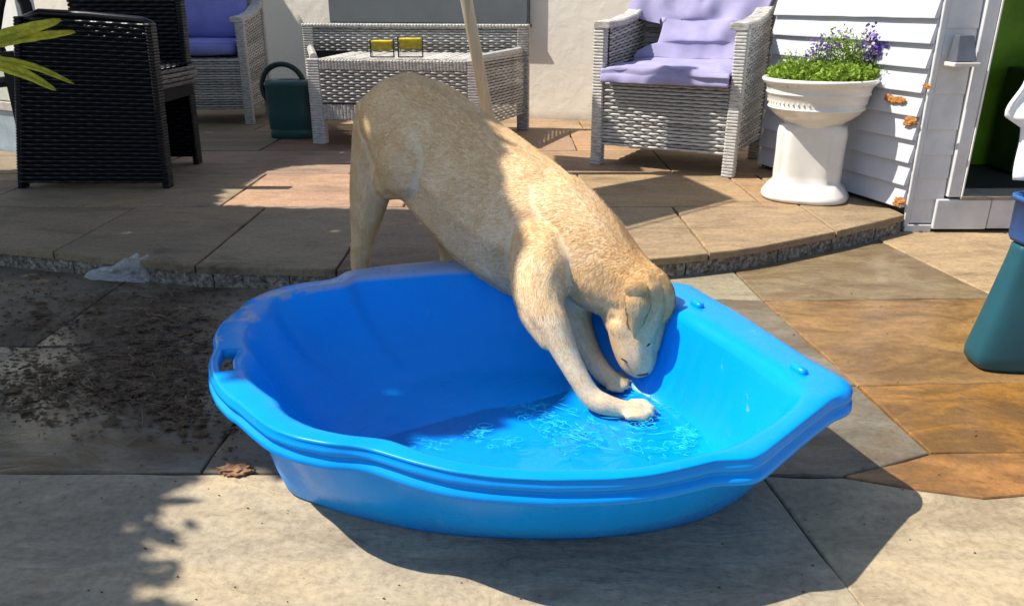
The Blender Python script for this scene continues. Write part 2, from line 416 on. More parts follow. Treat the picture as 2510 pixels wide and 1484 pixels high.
# grey board fixed on the wall above the bench
t0 = WA.x; 
def s_at(px, row, off=0):
    d = ray(px, row); # intersect vertical wall plane
    p0 = Vector((WA.x, WA.y))+WN*off
    t = (p0.dot(WN))/(d.x*WN.x+d.y*WN.y); return (Vector((d.x*t, d.y*t))-p0).dot(WD), HC+d.z*t
sL, zB = s_at(808, 60, .05); sR, _ = s_at(1293, 60, .05)
bd = empty('grey_board', (0,0,0)); bd.location = (*(WA+WN*.001), 0); bd.rotation_euler = (0,0,wrz)
tag(bd, 'large grey board mounted on the cream wall above the low wicker bench', 'board')
mb = MB(); mb.box(sL, sR, -.05, 0, zB+.012, 1.5); build(mb, 'panel', GREYB, bd, bevel=.006)
mb = MB(); mb.box(sL-.012, sR+.012, -.062, 0, zB-.004, zB+.011); build(mb, 'bottom_rail', simple('dark_grey_trim',(.06,.07,.075)), bd, bevel=.003)

# ------------------------------------------------------------------ weatherboarded shed
SC = Vector((1.475, 2.84))                # front left corner
SBk = Vector((1.20, 3.72)); sd = (SBk-SC); SLEN = sd.length; sd.normalize(); sn = Vector((-sd.y, sd.x))   # outward normal (left)
if sn.x > 0: sn = -sn
shed = empty('weatherboard_shed', (SC.x, SC.y, 0))
tag(shed, 'white weatherboarded shed with open doorway and peeling paint behind the flower pot', 'shed')
BH = .083; nb = 27
boardme = []
for v in range(3):
    mb = MB(); L = SLEN; seg = 14; rr = []
    for j in range(seg+1):
        s_ = L*j/seg; wv = .0012*noise.noise(Vector((s_*6, v*7, 0)))
        lo = .027+wv; hi = .006
        pts = [(0, 0), (lo, 0), (lo, .004), (hi, BH+.012), (0, BH+.012)]
        rr.append([(*(sd*s_+sn*(.0+o_)), z_+ (0 if z_ > .01 else .0015*noise.noise(Vector((s_*9, v, 5))))) for o_, z_ in pts])
    mb.rings(rr, capA=True, capB=True); me = mb.mesh('weatherboard'); fix_normals(me); me.materials.append(PAINT); boardme.append(me)
for k in range(nb):
    o = obj('weatherboard', boardme[k % 3], None, shed); o.location = (sn.x*.0, sn.y*.0, PZ+.02+k*BH)
mb = MB(); q = [SC-sn*.004, SC+sd*SLEN-sn*.004, SC+sd*SLEN-sn*.08, SC-sn*.08]
q = [p-SC for p in q]
mb.add([(p.x,p.y,0) for p in q]+[(p.x,p.y,2.3) for p in q], [(0,1,5,4),(1,2,6,5),(2,3,7,6),(3,0,4,7),(4,5,6,7),(3,2,1,0)])
build(mb, 'side_wall', DARKCORE, shed)
# back wall return towards the house so that the shed is closed
mb = MB(); e = SC+sd*SLEN-SC; mb.box(e.x+.01, 1.9, e.y-.02, e.y+.03, 0, 2.3); build(mb, 'back_wall', PAINT, shed)
# front: short board ends, corner strip, jamb, threshold
x = 0.004; fw = .112
for k in range(12):
    z0 = .035+k*.178*random.uniform(.98,1.02) if k else .03
FR = [.03,.118,.20,.285,.375,.50,.63,.72,.83,.95,1.1,1.25,1.4,1.6,1.8,2.0,2.2]
for a, b in zip(FR, FR[1:]):
    mb = MB(); mb.add([(.018,-.012,a+.002),(.018+fw,-.012,a+.002),(.018+fw,-.007,b+.004),(.018,-.007,b+.004),(.018,.02,a+.002),(.018+fw,.02,a+.002),(.018+fw,.02,b+.004),(.018,.02,b+.004)],
        [(0,1,2,3),(4,7,6,5),(0,4,5,1),(1,5,6,2),(2,6,7,3),(3,7,4,0)])
    build(mb, 'board_end', GPAINT, shed, bevel=.0015)
mb = MB(); mb.box(-.004, .016, -.016, .0, .02, 2.25); build(mb, 'corner_strip', GPAINT, shed, bevel=.003)
mb = MB(); mb.box(.133, .178, -.03, .09, .135, 2.25); build(mb, 'door_jamb', GPAINT, shed, bevel=.003)
mb = MB(); mb.box(.180, .186, -.034, .06, .135, 2.25); build(mb, 'jamb_strip', simple('fresh_white_paint', (.8,.79,.74), .4), shed, bevel=.0015)
mb = MB(); mb.box(.10, .30, -.028, .05, .012, .125); build(mb, 'threshold_board', GPAINT, shed, bevel=.004)
mb = MB(); mb.box(.304, 1.9, -.026, .05, .014, .125); build(mb, 'threshold_board', GPAINT, shed, bevel=.004)
mb = MB(); mb.box(.18, 1.9, -.035, .10, .127, .14); build(mb, 'door_sill', simple('weathered_wood', (.34,.29,.23), .8, .2, .3, 20, .4, .004, stretch=(1,12,12)), shed, bevel=.003)
mb = MB(); mb.box(.0, .10, -.02, .05, 0.0, .027); build(mb, 'skirting', GPAINT, shed, bevel=.003)
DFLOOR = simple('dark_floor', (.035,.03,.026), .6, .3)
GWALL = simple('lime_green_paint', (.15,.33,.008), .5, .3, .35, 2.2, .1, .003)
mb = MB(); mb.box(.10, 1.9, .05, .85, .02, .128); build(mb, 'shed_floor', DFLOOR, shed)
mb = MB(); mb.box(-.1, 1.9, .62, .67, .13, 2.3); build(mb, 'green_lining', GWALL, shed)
mb = MB(); mb.box(1.9, 1.98, -.03, 1.0, 0, 2.3); build(mb, 'right_wall', PAINT, shed)
mb = MB(); mb.box(-.45, 2.05, -.15, 1.05, 2.3, 2.38); build(mb, 'roof', simple('felt', (.08,.08,.08)), shed)
# dark things standing inside
mb = MB(); 
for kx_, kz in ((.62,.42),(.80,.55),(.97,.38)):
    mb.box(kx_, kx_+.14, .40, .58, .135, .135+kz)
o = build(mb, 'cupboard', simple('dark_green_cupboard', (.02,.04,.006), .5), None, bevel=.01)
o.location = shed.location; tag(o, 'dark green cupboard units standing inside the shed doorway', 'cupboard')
# orange flaking spots on the boards
RUST = simple('flaking_orange_wood', (.42,.18,.05), .9, .2, .5, 60, .9, .006)
def wall_pt(px, py):
    d = ray(px, py); N2 = sn; p0 = SC+sn*.027; t = p0.dot(N2)/(d.x*N2.x+d.y*N2.y); return Vector((d.x*t, d.y*t, HC+d.z*t))
for px, py, r1 in ((2232,296,.022),(2222,303,.014),(2205,245,.02),(2180,241,.02),(2190,247,.016),(2271,212,.014),(2205,492,.02),(2196,500,.014)):
    p = wall_pt(min(px, 2290), py); bm = bmesh.new(); bmesh.ops.create_icosphere(bm, subdivisions=3, radius=1)
    for v in bm.verts:
        v.co *= 1+.55*noise.noise(v.co*2.3+Vector((px, py, 0)))
        v.co = Vector((sn.x*v.co.x*.005+sd.x*v.co.y*r1*1.3, sn.y*v.co.x*.005+sd.y*v.co.y*r1*1.3, v.co.z*r1*.6))
    me = bpy.data.meshes.new('rotten_patch'); bm.to_mesh(me); bm.free()
    o = obj('rotten_patch', me, RUST, shed); o.location = (p.x-SC.x, p.y-SC.y, p.z)
# lantern on the door post
lp = aty(2350, 150, 2.80)
lan = empty('wall_lantern', (lp.x, 2.812, lp.z)); tag(lan, 'small grey wedge shaped wall lantern on the shed door post', 'lantern')
mb = MB(); mb.add([(-.036,0,0),(.036,0,0),(.036,-.058,0),(-.036,-.058,0),(-.026,0,.085),(.026,0,.085),(.026,-.03,.085),(-.026,-.03,.085)],
    [(0,1,2,3),(7,6,5,4),(0,4,5,1),(1,5,6,2),(2,6,7,3),(3,7,4,0)]); build(mb, 'lamp_housing', simple('grey_lamp_metal', (.10,.11,.13), .35, .5), lan, bevel=.003)
mb = MB(); mb.box(-.045,.045,-.07,0,-.016,-.002); build(mb, 'lamp_tray', simple('pale_lamp_base', (.62,.6,.55), .5), lan, bevel=.003)

# ------------------------------------------------------------------ left: door unit behind the black chair
door = empty('white_door', (-2.83, 4.22, PZ), R(-30)); tag(door, 'white door with grey kick panel at the far left behind the black chair', 'door')
WH = simple('white_upvc', (.84,.84,.80), .35, .5, .04)
mb = MB(); mb.box(-.55, .53, 0, .05, .0, .215); build(mb, 'kick_panel', simple('blue_grey_panel', (.30,.37,.43), .5), door, bevel=.003)
mb = MB(); mb.box(-.57, .55, -.012, .06, .217, .262); build(mb, 'lower_rail', simple('taupe_rail', (.42,.40,.36), .5), door, bevel=.004)
mb = MB(); mb.box(-.55, .53, 0, .05, .266, .50); build(mb, 'middle_panel', simple('pale_green_panel', (.55,.58,.50), .5), door, bevel=.004)
mb = MB(); mb.box(-.55, .53, 0, .05, .503, 2.0); build(mb, 'upper_panel', WH, door, bevel=.004)
mb = MB(); mb.box(.532, .58, -.02, .07, 0, 2.05); build(mb, 'door_frame', WH, door, bevel=.004)

# ------------------------------------------------------------------ wicker weaving
def weave(parent, A, B, C, D, m, rowh=.0158, stake=.038, amp=.0042, name='wicker_strand', share=True, gapf=.10, bulge=.0028):
    A, B, C, D = map(Vector, (A, B, C, D)); Hh = ((D-A).length+(C-B).length)/2; Wd = ((B-A).length+(C-D).length)/2
    nr = max(1, round(Hh/rowh)); ns = max(2, round(Wd/stake)); seg = ns*4
    n = (B-A).cross(D-A).normalized(); out = []
    cache = {}
    rect = share and ((D-A)-(C-B)).length < 1e-4
    for r in range(nr):
        key = r % 2
        if rect and key in cache:
            o = obj(name, cache[key], None, parent); o.location = (D-A)*((r-key)/nr); continue
        rr = []
        for j in range(seg+1):
            u = j/seg; s_ = math.sin(math.pi*u*ns+(r % 2)*math.pi)*amp
            L0 = A.lerp(B, u); L1 = D.lerp(C, u); pts = []
            for q, bb in ((gapf, -.002), (.28, bulge), (.72, bulge), (1-gapf, -.002)):
                pts.append(L0.lerp(L1, (r+q)/nr)+n*(s_+bb))
            rr.append(pts)
        mb = MB(); mb.rings(rr, close=False); me = mb.mesh(name); me.materials.append(m)
        for p in me.polygons: p.use_smooth = True
        if rect: cache[key] = me
        obj(name, me, None, parent)
def wrapped(mb, p0, p1, wx, wy, xa=Vector((1,0,0)), ya=None, wrap=.014, bulge=.0022):
    p0, p1 = Vector(p0), Vector(p1); L = (p1-p0).length; d = (p1-p0).normalized(); k = max(2, round(L/wrap))
    if ya is None: ya = d.cross(xa).normalized()
    rr = []
    for i in range(k):
        for f, b in ((.04, -bulge*.6), (.3, bulge*.5), (.7, bulge*.5), (.96, -bulge*.6)):
            c = p0.lerp(p1, (i+f)/k); a = wx/2+b+random.uniform(-.0004,.0004); e = wy/2+b; q = .006
            rr.append([c+xa*(sx*a-sx*qx)+ya*(sy*e-sy*qy) for sx, sy, qx, qy in ((-1,-1,q,0),(1,-1,q,0),(1,-1,0,q),(1,1,0,q),(1,1,q,0),(-1,1,q,0),(-1,1,0,q),(-1,-1,0,q))])
    mb.rings(rr, capA=True, capB=True)

def make_armchair():
    t = empty('wicker_armchair')
    hw, hd = .335, .285; pw = .052
    for sx in (-1, 1):
        mb = MB(); wrapped(mb, (sx*(hw-pw/2), -hd+pw/2, 0), (sx*(hw-pw/2)+sx*.004, -hd+pw/2, .632), pw, pw)
        build(mb, 'leg', WICK, t)
        mb = MB(); wrapped(mb, (sx*(hw-pw/2), hd-pw/2, 0), (sx*(hw-pw/2), hd-pw/2+.04, .93), pw, pw)
        build(mb, 'leg', WICK, t)
        # arm top rising to the back
        mb = MB(); P = [(-hd-.004, .640), (-.1, .648), (.08, .672), (.2, .71), (hd+.02, .76)]
        for (a, b), (c, e) in zip(P, P[1:]):
            wrapped(mb, (sx*(hw-.034), a, b), (sx*(hw-.034), c+.003, e), .074, .03, wrap=.016)
        build(mb, 'arm_rest', WICK, t)
        # outer and inner side panels
        c0 = (sx*(hw-.010)); A = (c0, -hd+pw, .10); B = (c0, hd-pw, .10); C = (c0, hd-pw, .70); D = (c0, -hd+pw, .626)
        if sx > 0: weave(t, A, B, C, D, WICK)
        else: weave(t, B, A, D, C, WICK)
        c1 = sx*(hw-.052); A = (c1, -hd+pw, .40); B = (c1, hd-.03, .40); C = (c1, hd-.03, .70); D = (c1, -hd+pw, .626)
        if sx > 0: weave(t, B, A, D, C, WICK)
        else: weave(t, A, B, C, D, WICK)
        mb = MB(); xx = sorted((sx*(hw-.016), sx*(hw-.046)))
        mb.add([(xx[0],-hd+.03,.10),(xx[1],-hd+.03,.10),(xx[1],hd-.03,.10),(xx[0],hd-.03,.10),(xx[0],-hd+.03,.625),(xx[1],-hd+.03,.625),(xx[1],hd-.03,.70),(xx[0],hd-.03,.70)],
               [(0,3,2,1),(4,5,6,7),(0,1,5,4),(1,2,6,5),(2,3,7,6),(3,0,4,7)]); build(mb, 'side_core', DARKCORE, t)
    weave(t, (-hw+pw,-hd+.012,.095), (hw-pw,-hd+.012,.095), (hw-pw,-hd+.012,.405), (-hw+pw,-hd+.012,.405), WICK)
    mb = MB(); mb.box(-hw+.05, hw-.05, -hd+.018, hd-.06, .10, .395); build(mb, 'seat_base', DARKCORE, t)
    weave(t, (-hw+pw,-hd+.02,.404), (hw-pw,-hd+.02,.404), (hw-pw,hd-.06,.404), (-hw+pw,hd-.06,.404), WICK, rowh=.03)
    weave(t, (-hw+pw,hd-.05,.40), (hw-pw,hd-.05,.40), (hw-pw,hd-.012,.93), (-hw+pw,hd-.012,.93), WICK, rowh=.024)
    weave(t, (hw-pw,hd-.01,.10), (-hw+pw,hd-.01,.10), (-hw+pw,hd+.03,.93), (hw-pw,hd+.03,.93), WICK, rowh=.024)
    mb = MB(); wrapped(mb, (-hw, hd+.02, .945), (hw, hd+.02, .945), .03, .05, xa=Vector((0,0,1)), wrap=.016); build(mb, 'back_rail', WICK, t)
    return t
ch = make_armchair()
fx, fy = -.489, 0
ux, uy = Vector((.873,-.489)), Vector((.489,.873))
fl = atz(1445, 402, PZ).xy; frr = atz(1795, 437, PZ).xy
ux = (frr-fl).normalized(); uy = Vector((-ux.y, ux.x)); cc = (fl+frr)/2+uy*.285
ch.location = (cc.x, cc.y, PZ); ch.rotation_euler = (0, 0, math.atan2(ux.y, ux.x)); s_ = (frr-fl).length/.67; ch.scale = (s_, 1, 1)
tag(ch, 'grey wicker armchair draped with a lavender throw, standing left of the white flower pot', 'armchair', 'grey wicker armchairs')
c2 = copy_tree(ch); c2.scale = (1,1,1)
tag(c2, 'grey wicker armchair with blue box cushions in the shade by the watering can', 'armchair', 'grey wicker armchairs')
rz2 = R(3); u2 = Vector((math.cos(rz2), math.sin(rz2))); v2 = Vector((-u2.y, u2.x)); frp = atz(622, 306, PZ).xy
cc2 = frp-u2*.335+v2*.285; c2.location = (cc2.x, cc2.y, PZ); c2.rotation_euler = (0, 0, rz2)

def cushion(name, sx, sy, sz, m, label, loc, rot, cat='cushion', wr=.012):
    bm = bmesh.new(); N = 22
    me = bpy.data.meshes.new(name); vs = []; fs = []
    bmesh.ops.create_cube(bm, size=2); bmesh.ops.subdivide_edges(bm, edges=bm.edges, cuts=14, use_grid_fill=True)
    for v in bm.verts:
        x, y, z = v.co; k = .5; 
        r = Vector((math.copysign(abs(x)**1, x), y, z))
        e = 6.0; nrm = (abs(x)**e+abs(y)**e+abs(z)**3)**(1/e); v.co = Vector((x, y, z))/max(1, nrm**1.0)
        x, y, z = v.co; zz = z*(1-.22*(x*x*x*x+y*y*y*y)/2)
        v.co = Vector((x*sx/2, y*sy/2, zz*sz/2+wr*.5*noise.noise(Vector((x*2.5, y*2.5, z+sx*9)))))
    bm.to_mesh(me); bm.free(); o = obj(name, me, m, None, True)
    for zz in (-.27, .27):
        pb = MB(); ring = sup(sx*.475, sy*.475, zz*sz*1.05, 7, 72); pb.tube(ring+[ring[0], ring[1]], .0035, 6); build(pb, 'piping', m, o, True)
    o.location = loc; o.rotation_euler = rot; return tag(o, label, cat)
def on_chair(c, x, y, z):
    a = c.rotation_euler[2]; return (c.location.x+x*math.cos(a)-y*math.sin(a), c.location.y+x*math.sin(a)+y*math.cos(a), c.location.z+z)
cushion('seat_cushion', .54, .52, .10, BLUEC, 'blue seat cushion on the shaded grey wicker armchair at the back left', on_chair(c2, 0, -.02, .47), (0, 0, rz2))
cushion('back_cushion', .52, .50, .12, BLUEC, 'upright blue back cushion resting on the shaded grey wicker armchair', on_chair(c2, 0, .17, .76), (R(80), 0, rz2))
# blue seat pad and lavender throw on the sunny chair
a1 = ch.rotation_euler[2]
def interp(T, x):
    if x <= T[0][0]: return T[0][1]
    for (a, b), (c, d) in zip(T, T[1:]):
        if x <= c: k = (x-a)/(c-a); k = k*k*(3-2*k); return b+(d-b)*k
    return T[-1][1]
NU, NV = 90, 150; mb = MB(); grid = []
PATH = [(0,(-.318,.392)),(.05,(-.322,.43)),(.09,(-.30,.468)),(.2,(-.2,.482)),(.36,(-.02,.474)),(.42,(.04,.485)),(.50,(.085,.56)),(.62,(.125,.66)),(.8,(.18,.80)),(1,(.26,1.0))]
PY = [(a, b[0]) for a, b in PATH]; PZt = [(a, b[1]) for a, b in PATH]
LB = [(0,-.285),(.36,-.285),(.44,-.26),(.5,-.16),(.60,-.15),(.635,-.17),(.69,-.335),(1,-.30)]
RB = [(0,.285),(.42,.285),(.6,.275),(.66,.31),(.8,.34),(1,.36)]
for j in range(NV+1):
    v = j/NV; y0 = interp(PY, v); z0 = interp(PZt, v); l = interp(LB, v); r = interp(RB, v); row = []
    for i in range(NU+1):
        u = i/NU; x = l+(r-l)*u; e = min(u, 1-u)
        f1 = noise.noise(Vector((x*5, v*3.5, 1)))*.022; f2 = noise.noise(Vector((x*16+v*4, v*13, 4)))*.008
        rad = math.hypot(x-.03, (v-.72)*.9); f3 = .012*math.sin(rad*42+1.2*noise.noise(Vector((x*4,v*4,9))))*math.exp(-((v-.62)/.2)**2)
        fold = .010*math.sin(v*110+3*noise.noise(Vector((x*5, v*9, 2))))*math.exp(-((v-.1)/.08)**2)
        up = v > .42; dsp = f1+f2+f3+fold
        edge = -.03*math.exp(-e*16) if not up else -.015*math.exp(-e*14)
        bul = .035*math.exp(-((v-.52)/.07)**2)*math.exp(-((x-.03)/.2)**2)
        if v > .62: edge += -.05*max(0, .25-u)*4*(1 if v < .8 else 0)
        ny = -.85 if up else -.1; nz = .4 if up else .9
        if v < .08: ny, nz = -1, 0
        row.append((x, y0+ny*(dsp+bul)+(-ny)*0, z0+nz*(dsp*.7+edge)))
    grid.append(row)
mb.rings(grid, close=False)
thr = build(mb, 'lavender_throw', PURP, None, True); sol = thr.modifiers.new('thick', 'SOLIDIFY'); sol.thickness = .012
thr.location = on_chair(ch, 0, 0, 0); thr.rotation_euler = (0,0,a1); thr.scale = (s_,1,1)
tag(thr, 'lavender throw draped in loose folds over the seat and back of the sunlit wicker armchair', 'throw')

# ------------------------------------------------------------------ low wicker bench
bench = empty('wicker_bench'); tag(bench, 'long low grey wicker bench under the grey board with two yellow candle jars on it', 'bench')
bl = atz(782, 362, PZ); br_ = atz(1262, 312, PZ)
by0, by1 = 4.27, 4.98; bx0 = -1.09; bx1 = .075
bench.location = (0, 0, PZ)
fz = .455; 
def rel(px, py, y): p = aty(px, py, y); return p.x, p.z-PZ
xl = rel(765, 200, by0)[0]; xr = rel(1205, 200, by0)[0]
for a, b in ((xl+.035, by0+.03), (xr-.035, by0+.03)):
    mb = MB(); wrapped(mb, (a, b, 0), (a, b, fz), .072, .06); build(mb, 'leg', WICK, bench)
xbl = rel(705, 100, by1)[0]; xbr = rel(1276, 100, by1)[0]
for a in (xbl+.04, xbr-.035):
    mb = MB(); wrapped(mb, (a, by1, 0), (a, by1, .612), .07, .06); build(mb, 'leg', WICK, bench)
mb = MB(); wrapped(mb, (xl+.07, by0+.03, .425), (xr-.07, by0+.03, .425), .055, .06, xa=Vector((0,0,1)), wrap=.018); build(mb, 'front_rail', WICK, bench)
weave(bench, (xl+.07,by0+.004,.225), (xr-.07,by0+.004,.225), (xr-.07,by0+.004,.397), (xl+.07,by0+.004,.397), WICK, rowh=.0145, stake=.032)
mb = MB(); wrapped(mb, (xl+.07, by0+.03, .175), (xr-.07, by0+.03, .175), .085, .055, xa=Vector((0,0,1)), wrap=.02); build(mb, 'lower_rail', WICK, bench)
mb = MB(); mb.box(xl+.05, xr-.03, by0+.012, by1-.03, .22, .435); build(mb, 'seat_core', DARKCORE, bench)
weave(bench, (xl+.02,by0+.05,.444), (xr-.02,by0+.05,.444), (xr-.02,by1-.04,.452), (xl+.02,by1-.04,.452), WICK, rowh=.026)
weave(bench, (xbl+.075,by1-.02,.455), (xbr-.07,by1-.02,.455), (xbr-.07,by1-.02,.60), (xbl+.075,by1-.02,.60), WICK, rowh=.0145, stake=.034)
mb = MB(); mb.box(xbl+.05, xbr-.05, by1-.012, by1+.02, .15, .595); build(mb, 'back_core', DARKCORE, bench)
mb = MB(); wrapped(mb, (xbl, by1, .606), (xbr, by1, .606), .022, .06, xa=Vector((0,0,1)), wrap=.02); build(mb, 'back_rail', WICK, bench)
# side panels at both ends
weave(bench, (xr-.005,by0+.06,.10), (xbr-.03,by1-.03,.10), (xbr-.03,by1-.03,.455), (xr-.005,by0+.06,.455), WICK)
weave(bench, (xbl+.05,by1-.03,.15), (xl+.0,by0+.06,.15), (xl+.0,by0+.06,.455), (xbl+.05,by1-.03,.455), WICK)
mb = MB(); mb.tube([(xl+.03,by0+.04,.46),(xbl+.05,by1-.03,.47)], .022, 8); build(mb, 'side_rail', WICK, bench)
mb = MB(); mb.tube([(xr-.03,by0+.04,.46),(xbr-.05,by1-.03,.47)], .022, 8); build(mb, 'side_rail', WICK, bench)

piv = Vector((-.5, 4.62, 0)); Rb = Matrix.Rotation(R(-9), 3, 'Z'); bench.rotation_euler = (0,0,R(-9)); q_ = piv-Rb @ piv; bench.location = (q_.x, q_.y, PZ)
# two candle jars
GL = bpy.data.materials.new('clear_glass'); GL.use_nodes = True
_t = GL.node_tree; _t.nodes.remove(_t.nodes['Principled BSDF']); _tr = _t.nodes.new('ShaderNodeBsdfTransparent'); _gl = _t.nodes.new('ShaderNodeBsdfGlossy'); _gl.inputs['Roughness'].default_value = .03
_tr.inputs[0].default_value = (.97,.98,.96,1); _fr = _t.nodes.new('ShaderNodeFresnel'); _mx = _t.nodes.new('ShaderNodeMixShader'); _t.links.new(_fr.outputs[0], _mx.inputs[0]); _t.links.new(_tr.outputs[0], _mx.inputs[1]); _t.links.new(_gl.outputs[0], _mx.inputs[2]); _t.links.new(_mx.outputs[0], _t.nodes['Material Output'].inputs[0])
WAX = simple('yellow_wax', (.80,.64,.006), .4, .4, .25, 40, .1, .002)
DKM = simple('dark_metal_edge', (.03,.03,.02), .4, .5)
def jar(px0, px1, pt, pb, label, group):
    y = by0+.10; a = aty(px0, pb, y); b = aty(px1, pt, y); w = b.x-a.x; h = b.z-a.z; z0 = PZ+.462; h = max(h, .09)
    t = empty('candle_jar', ((a.x+b.x)/2, y, z0)); tag(t, label, 'candle jar', group)
    mb = MB(); mb.box(-w/2, w/2, -.03, .03, 0, h); build(mb, 'glass', GL, t, bevel=.004)
    mb = MB(); mb.box(-w/2+.005, w/2-.005, -.026, .026, h*.42, h*.96); build(mb, 'wax', WAX, t, bevel=.006)
    mb = MB(); mb.box(-w/2-.003, -w/2+.003, -.032, -.025, 0, h); mb.box(w/2-.003, w/2+.003, -.032, -.025, 0, h); mb.box(-w/2+.004, w/2-.004, -.032, -.025, 0, .006); build(mb, 'wire_frame', DKM, t)
jar(911, 965, 96, 138, 'left of the two yellow candle jars on the wicker bench, smaller one', 'yellow candle jars on the bench')
jar(979, 1036, 101, 150, 'right of the two yellow candle jars, nearer the leaning pole', 'yellow candle jars on the bench')

# ------------------------------------------------------------------ parasol pole
p0 = atz(1222, 425, PZ); par = empty('parasol_pole', p0); tag(par, 'pale leaning wooden parasol pole standing in front of the wicker bench', 'parasol')
ptop = aty(1150, 40, p0.y); dirp = (ptop-p0)/(ptop.z-p0.z)
mb = MB(); mb.tube([(0,0,0), tuple(dirp*.9), tuple(dirp*2.15)], .026, 16); build(mb, 'pole', WOODP, par, True)
mb = MB(); mb.tube([tuple(dirp*z) for z in (1.35,1.38,1.7,2.05,2.2)], [.03,.05,.06,.045,.015], 12); build(mb, 'furled_canopy', simple('canvas', (.62,.6,.52), .9), par, True)
mb = MB(); mb.tube([(0,0,0),(0,0,.04),(0,0,.05)], [.16,.16,.06], 24); build(mb, 'base', simple('concrete_base', (.3,.29,.27), .9), par)

# ------------------------------------------------------------------ watering can
wc0 = atz(655, 340, PZ); wc = empty('watering_can', (atz(712,341,PZ).x, wc0.y+.07, PZ)); tag(wc, 'dark green plastic watering can standing beside the wicker bench', 'watering can')
rr = []
mb = MB(); mb.rings([sup(.118,.072,0), sup(.126,.078,.006), sup(.128,.079,.045), sup(.124,.076,.05), sup(.128,.079,.055), sup(.131,.08,.15), sup(.132,.081,.29), sup(.136,.084,.296), sup(.136,.084,.312), sup(.12,.07,.324), sup(.07,.05,.326), sup(.06,.04,.31)], capA=True, capB=True)
build(mb, 'body', GREENP, wc, True)
mb = MB(); pts = []
for i in range(25):
    t = R(205)-R(205+8)*i/24 if False else R(215)+(R(-20)-R(215))*i/24
    pts.append((-.035+.122*math.cos(t), 0, .285+.125*math.sin(t)))
pts = [(-.10,0,.16),(-.125,0,.20)]+pts
mb.tube(pts, .0155, 10); build(mb, 'handle', simple('black_green_plastic', (.008,.022,.026), .4, .45), wc, True)
mb = MB(); mb.tube([(.12,0,.05),(.2,0,.15),(.27,0,.30)], [.028,.02,.016], 12); build(mb, 'spout', GREENP, wc, True)

# ------------------------------------------------------------------ black wicker chair
bc = empty('black_wicker_chair'); tag(bc, 'black woven chair seen from the side at the left edge in the shade', 'chair')
yb = 3.24; yf = 3.80
def q3(px, py, y): p = aty(px, py, y); return Vector((p.x, p.y, p.z))
A = q3(50, 458, yb); B = q3(408, 460, yb); C = q3(362, 58, yb); D = q3(60, 40, yb)
A.z = B.z = PZ+.022; 
weave(bc, A, B, C, D, BWICK, rowh=.0175, stake=.034, amp=.004, bulge=.0065)
mb = MB(); off = Vector((0,.012,0)); th = Vector((0,.03,0))
mb.add([p+off for p in (A,B,C,D)]+[p+off+th for p in (A,B,C,D)], [(0,1,2,3),(7,6,5,4),(0,4,5,1),(1,5,6,2),(2,6,7,3),(3,7,4,0)]); build(mb, 'side_core', BLACKCORE, bc)
mb = MB(); wrapped(mb, B+Vector((0,.02,-.02)), C+Vector((0,.02,.0)), .026, .06, wrap=.012); build(mb, 'front_post', BWICK, bc)
mb = MB(); wrapped(mb, A+Vector((0,.02,-.02)), D+Vector((-.03,.02,-.0)), .03, .05, wrap=.012); build(mb, 'back_post', BWICK, bc)
mb = MB(); mb.tube([D+Vector((-.04,.02,-.02)), D+Vector((.05,.02,.012)), (D+C)/2+Vector((0,.02,.016)), C+Vector((-.03,.02,.01)), C+Vector((.008,.02,-.006))], .016, 8); build(mb, 'arm_top', BWICK, bc, True)
A2 = q3(165, 400, yf); B2 = q3(485, 400, yf); A2.z = B2.z = PZ+.03; C2 = Vector((B2.x-.06, yf, 1.05)); A2.x = q3(165, 10, yf).x; D2 = Vector((A2.x, yf, 1.05))
C2.x = q3(456, 10, yf).x-.02
weave(bc, A2, B2, C2, D2, BWICK, rowh=.0175, stake=.034)
mb = MB(); mb.add([p+off for p in (A2,B2,C2,D2)]+[p+off+th for p in (A2,B2,C2,D2)], [(0,1,2,3),(7,6,5,4),(0,4,5,1),(1,5,6,2),(2,6,7,3),(3,7,4,0)]); build(mb, 'far_side_core', BLACKCORE, bc)
mb = MB(); wrapped(mb, B2+Vector((0,0,-.03)), C2, .026, .06, wrap=.012); build(mb, 'front_post', BWICK, bc)
# seat
sx1 = B.x-.02; sx0 = A.x+.05
mb = MB(); mb.box(sx0, sx1-.03, yb+.05, yf-.005, .40, .49); build(mb, 'seat', BLACKCORE, bc)
SR = wicker('grey_black_wicker', (.05,.05,.05), (.14,.14,.135), (.26,.26,.25))
weave(bc, (sx1-.02, yb+.05, .455), (sx1+.0, yf-.01, .455), (sx1-.0, yf-.01, .535), (sx1-.02, yb+.05, .535), SR, rowh=.02, stake=.03)
weave(bc, (sx0, yb+.05, .545), (sx1-.01, yb+.05, .545), (sx1-.01, yf-.01, .545), (sx0, yf-.01, .545), BWICK, rowh=.03)
mb = MB(); mb.box(sx0-.03, sx0+.02, yb+.03, yf, PZ+.03, .62); build(mb, 'chair_back', BLACKCORE, bc)
# curved dark bands behind at the far left: a second chair's bentwood back
bent = empty('bent_frame_chair'); tag(bent, 'curved dark chair frame against the white door at the far left', 'chair')
mb = MB(); mb.tube([q3(20,-60,3.62), q3(62,10,3.62), q3(75,60,3.6), q3(62,110,3.6), q3(55,170,3.6), q3(20,200,3.6), q3(-30,205,3.6)], .024, 10); build(mb, 'curved_back', BLACKCORE, bent, True)
mb = MB(); mb.tube([q3(15,-40,3.7), q3(2,20,3.7), q3(-8,90,3.7), q3(18,150,3.7), q3(45,190,3.7), q3(52,300,3.7), Vector((q3(50,400,3.7).x, 3.7, PZ))], .014, 8); build(mb, 'leg', BLACKCORE, bent, True)

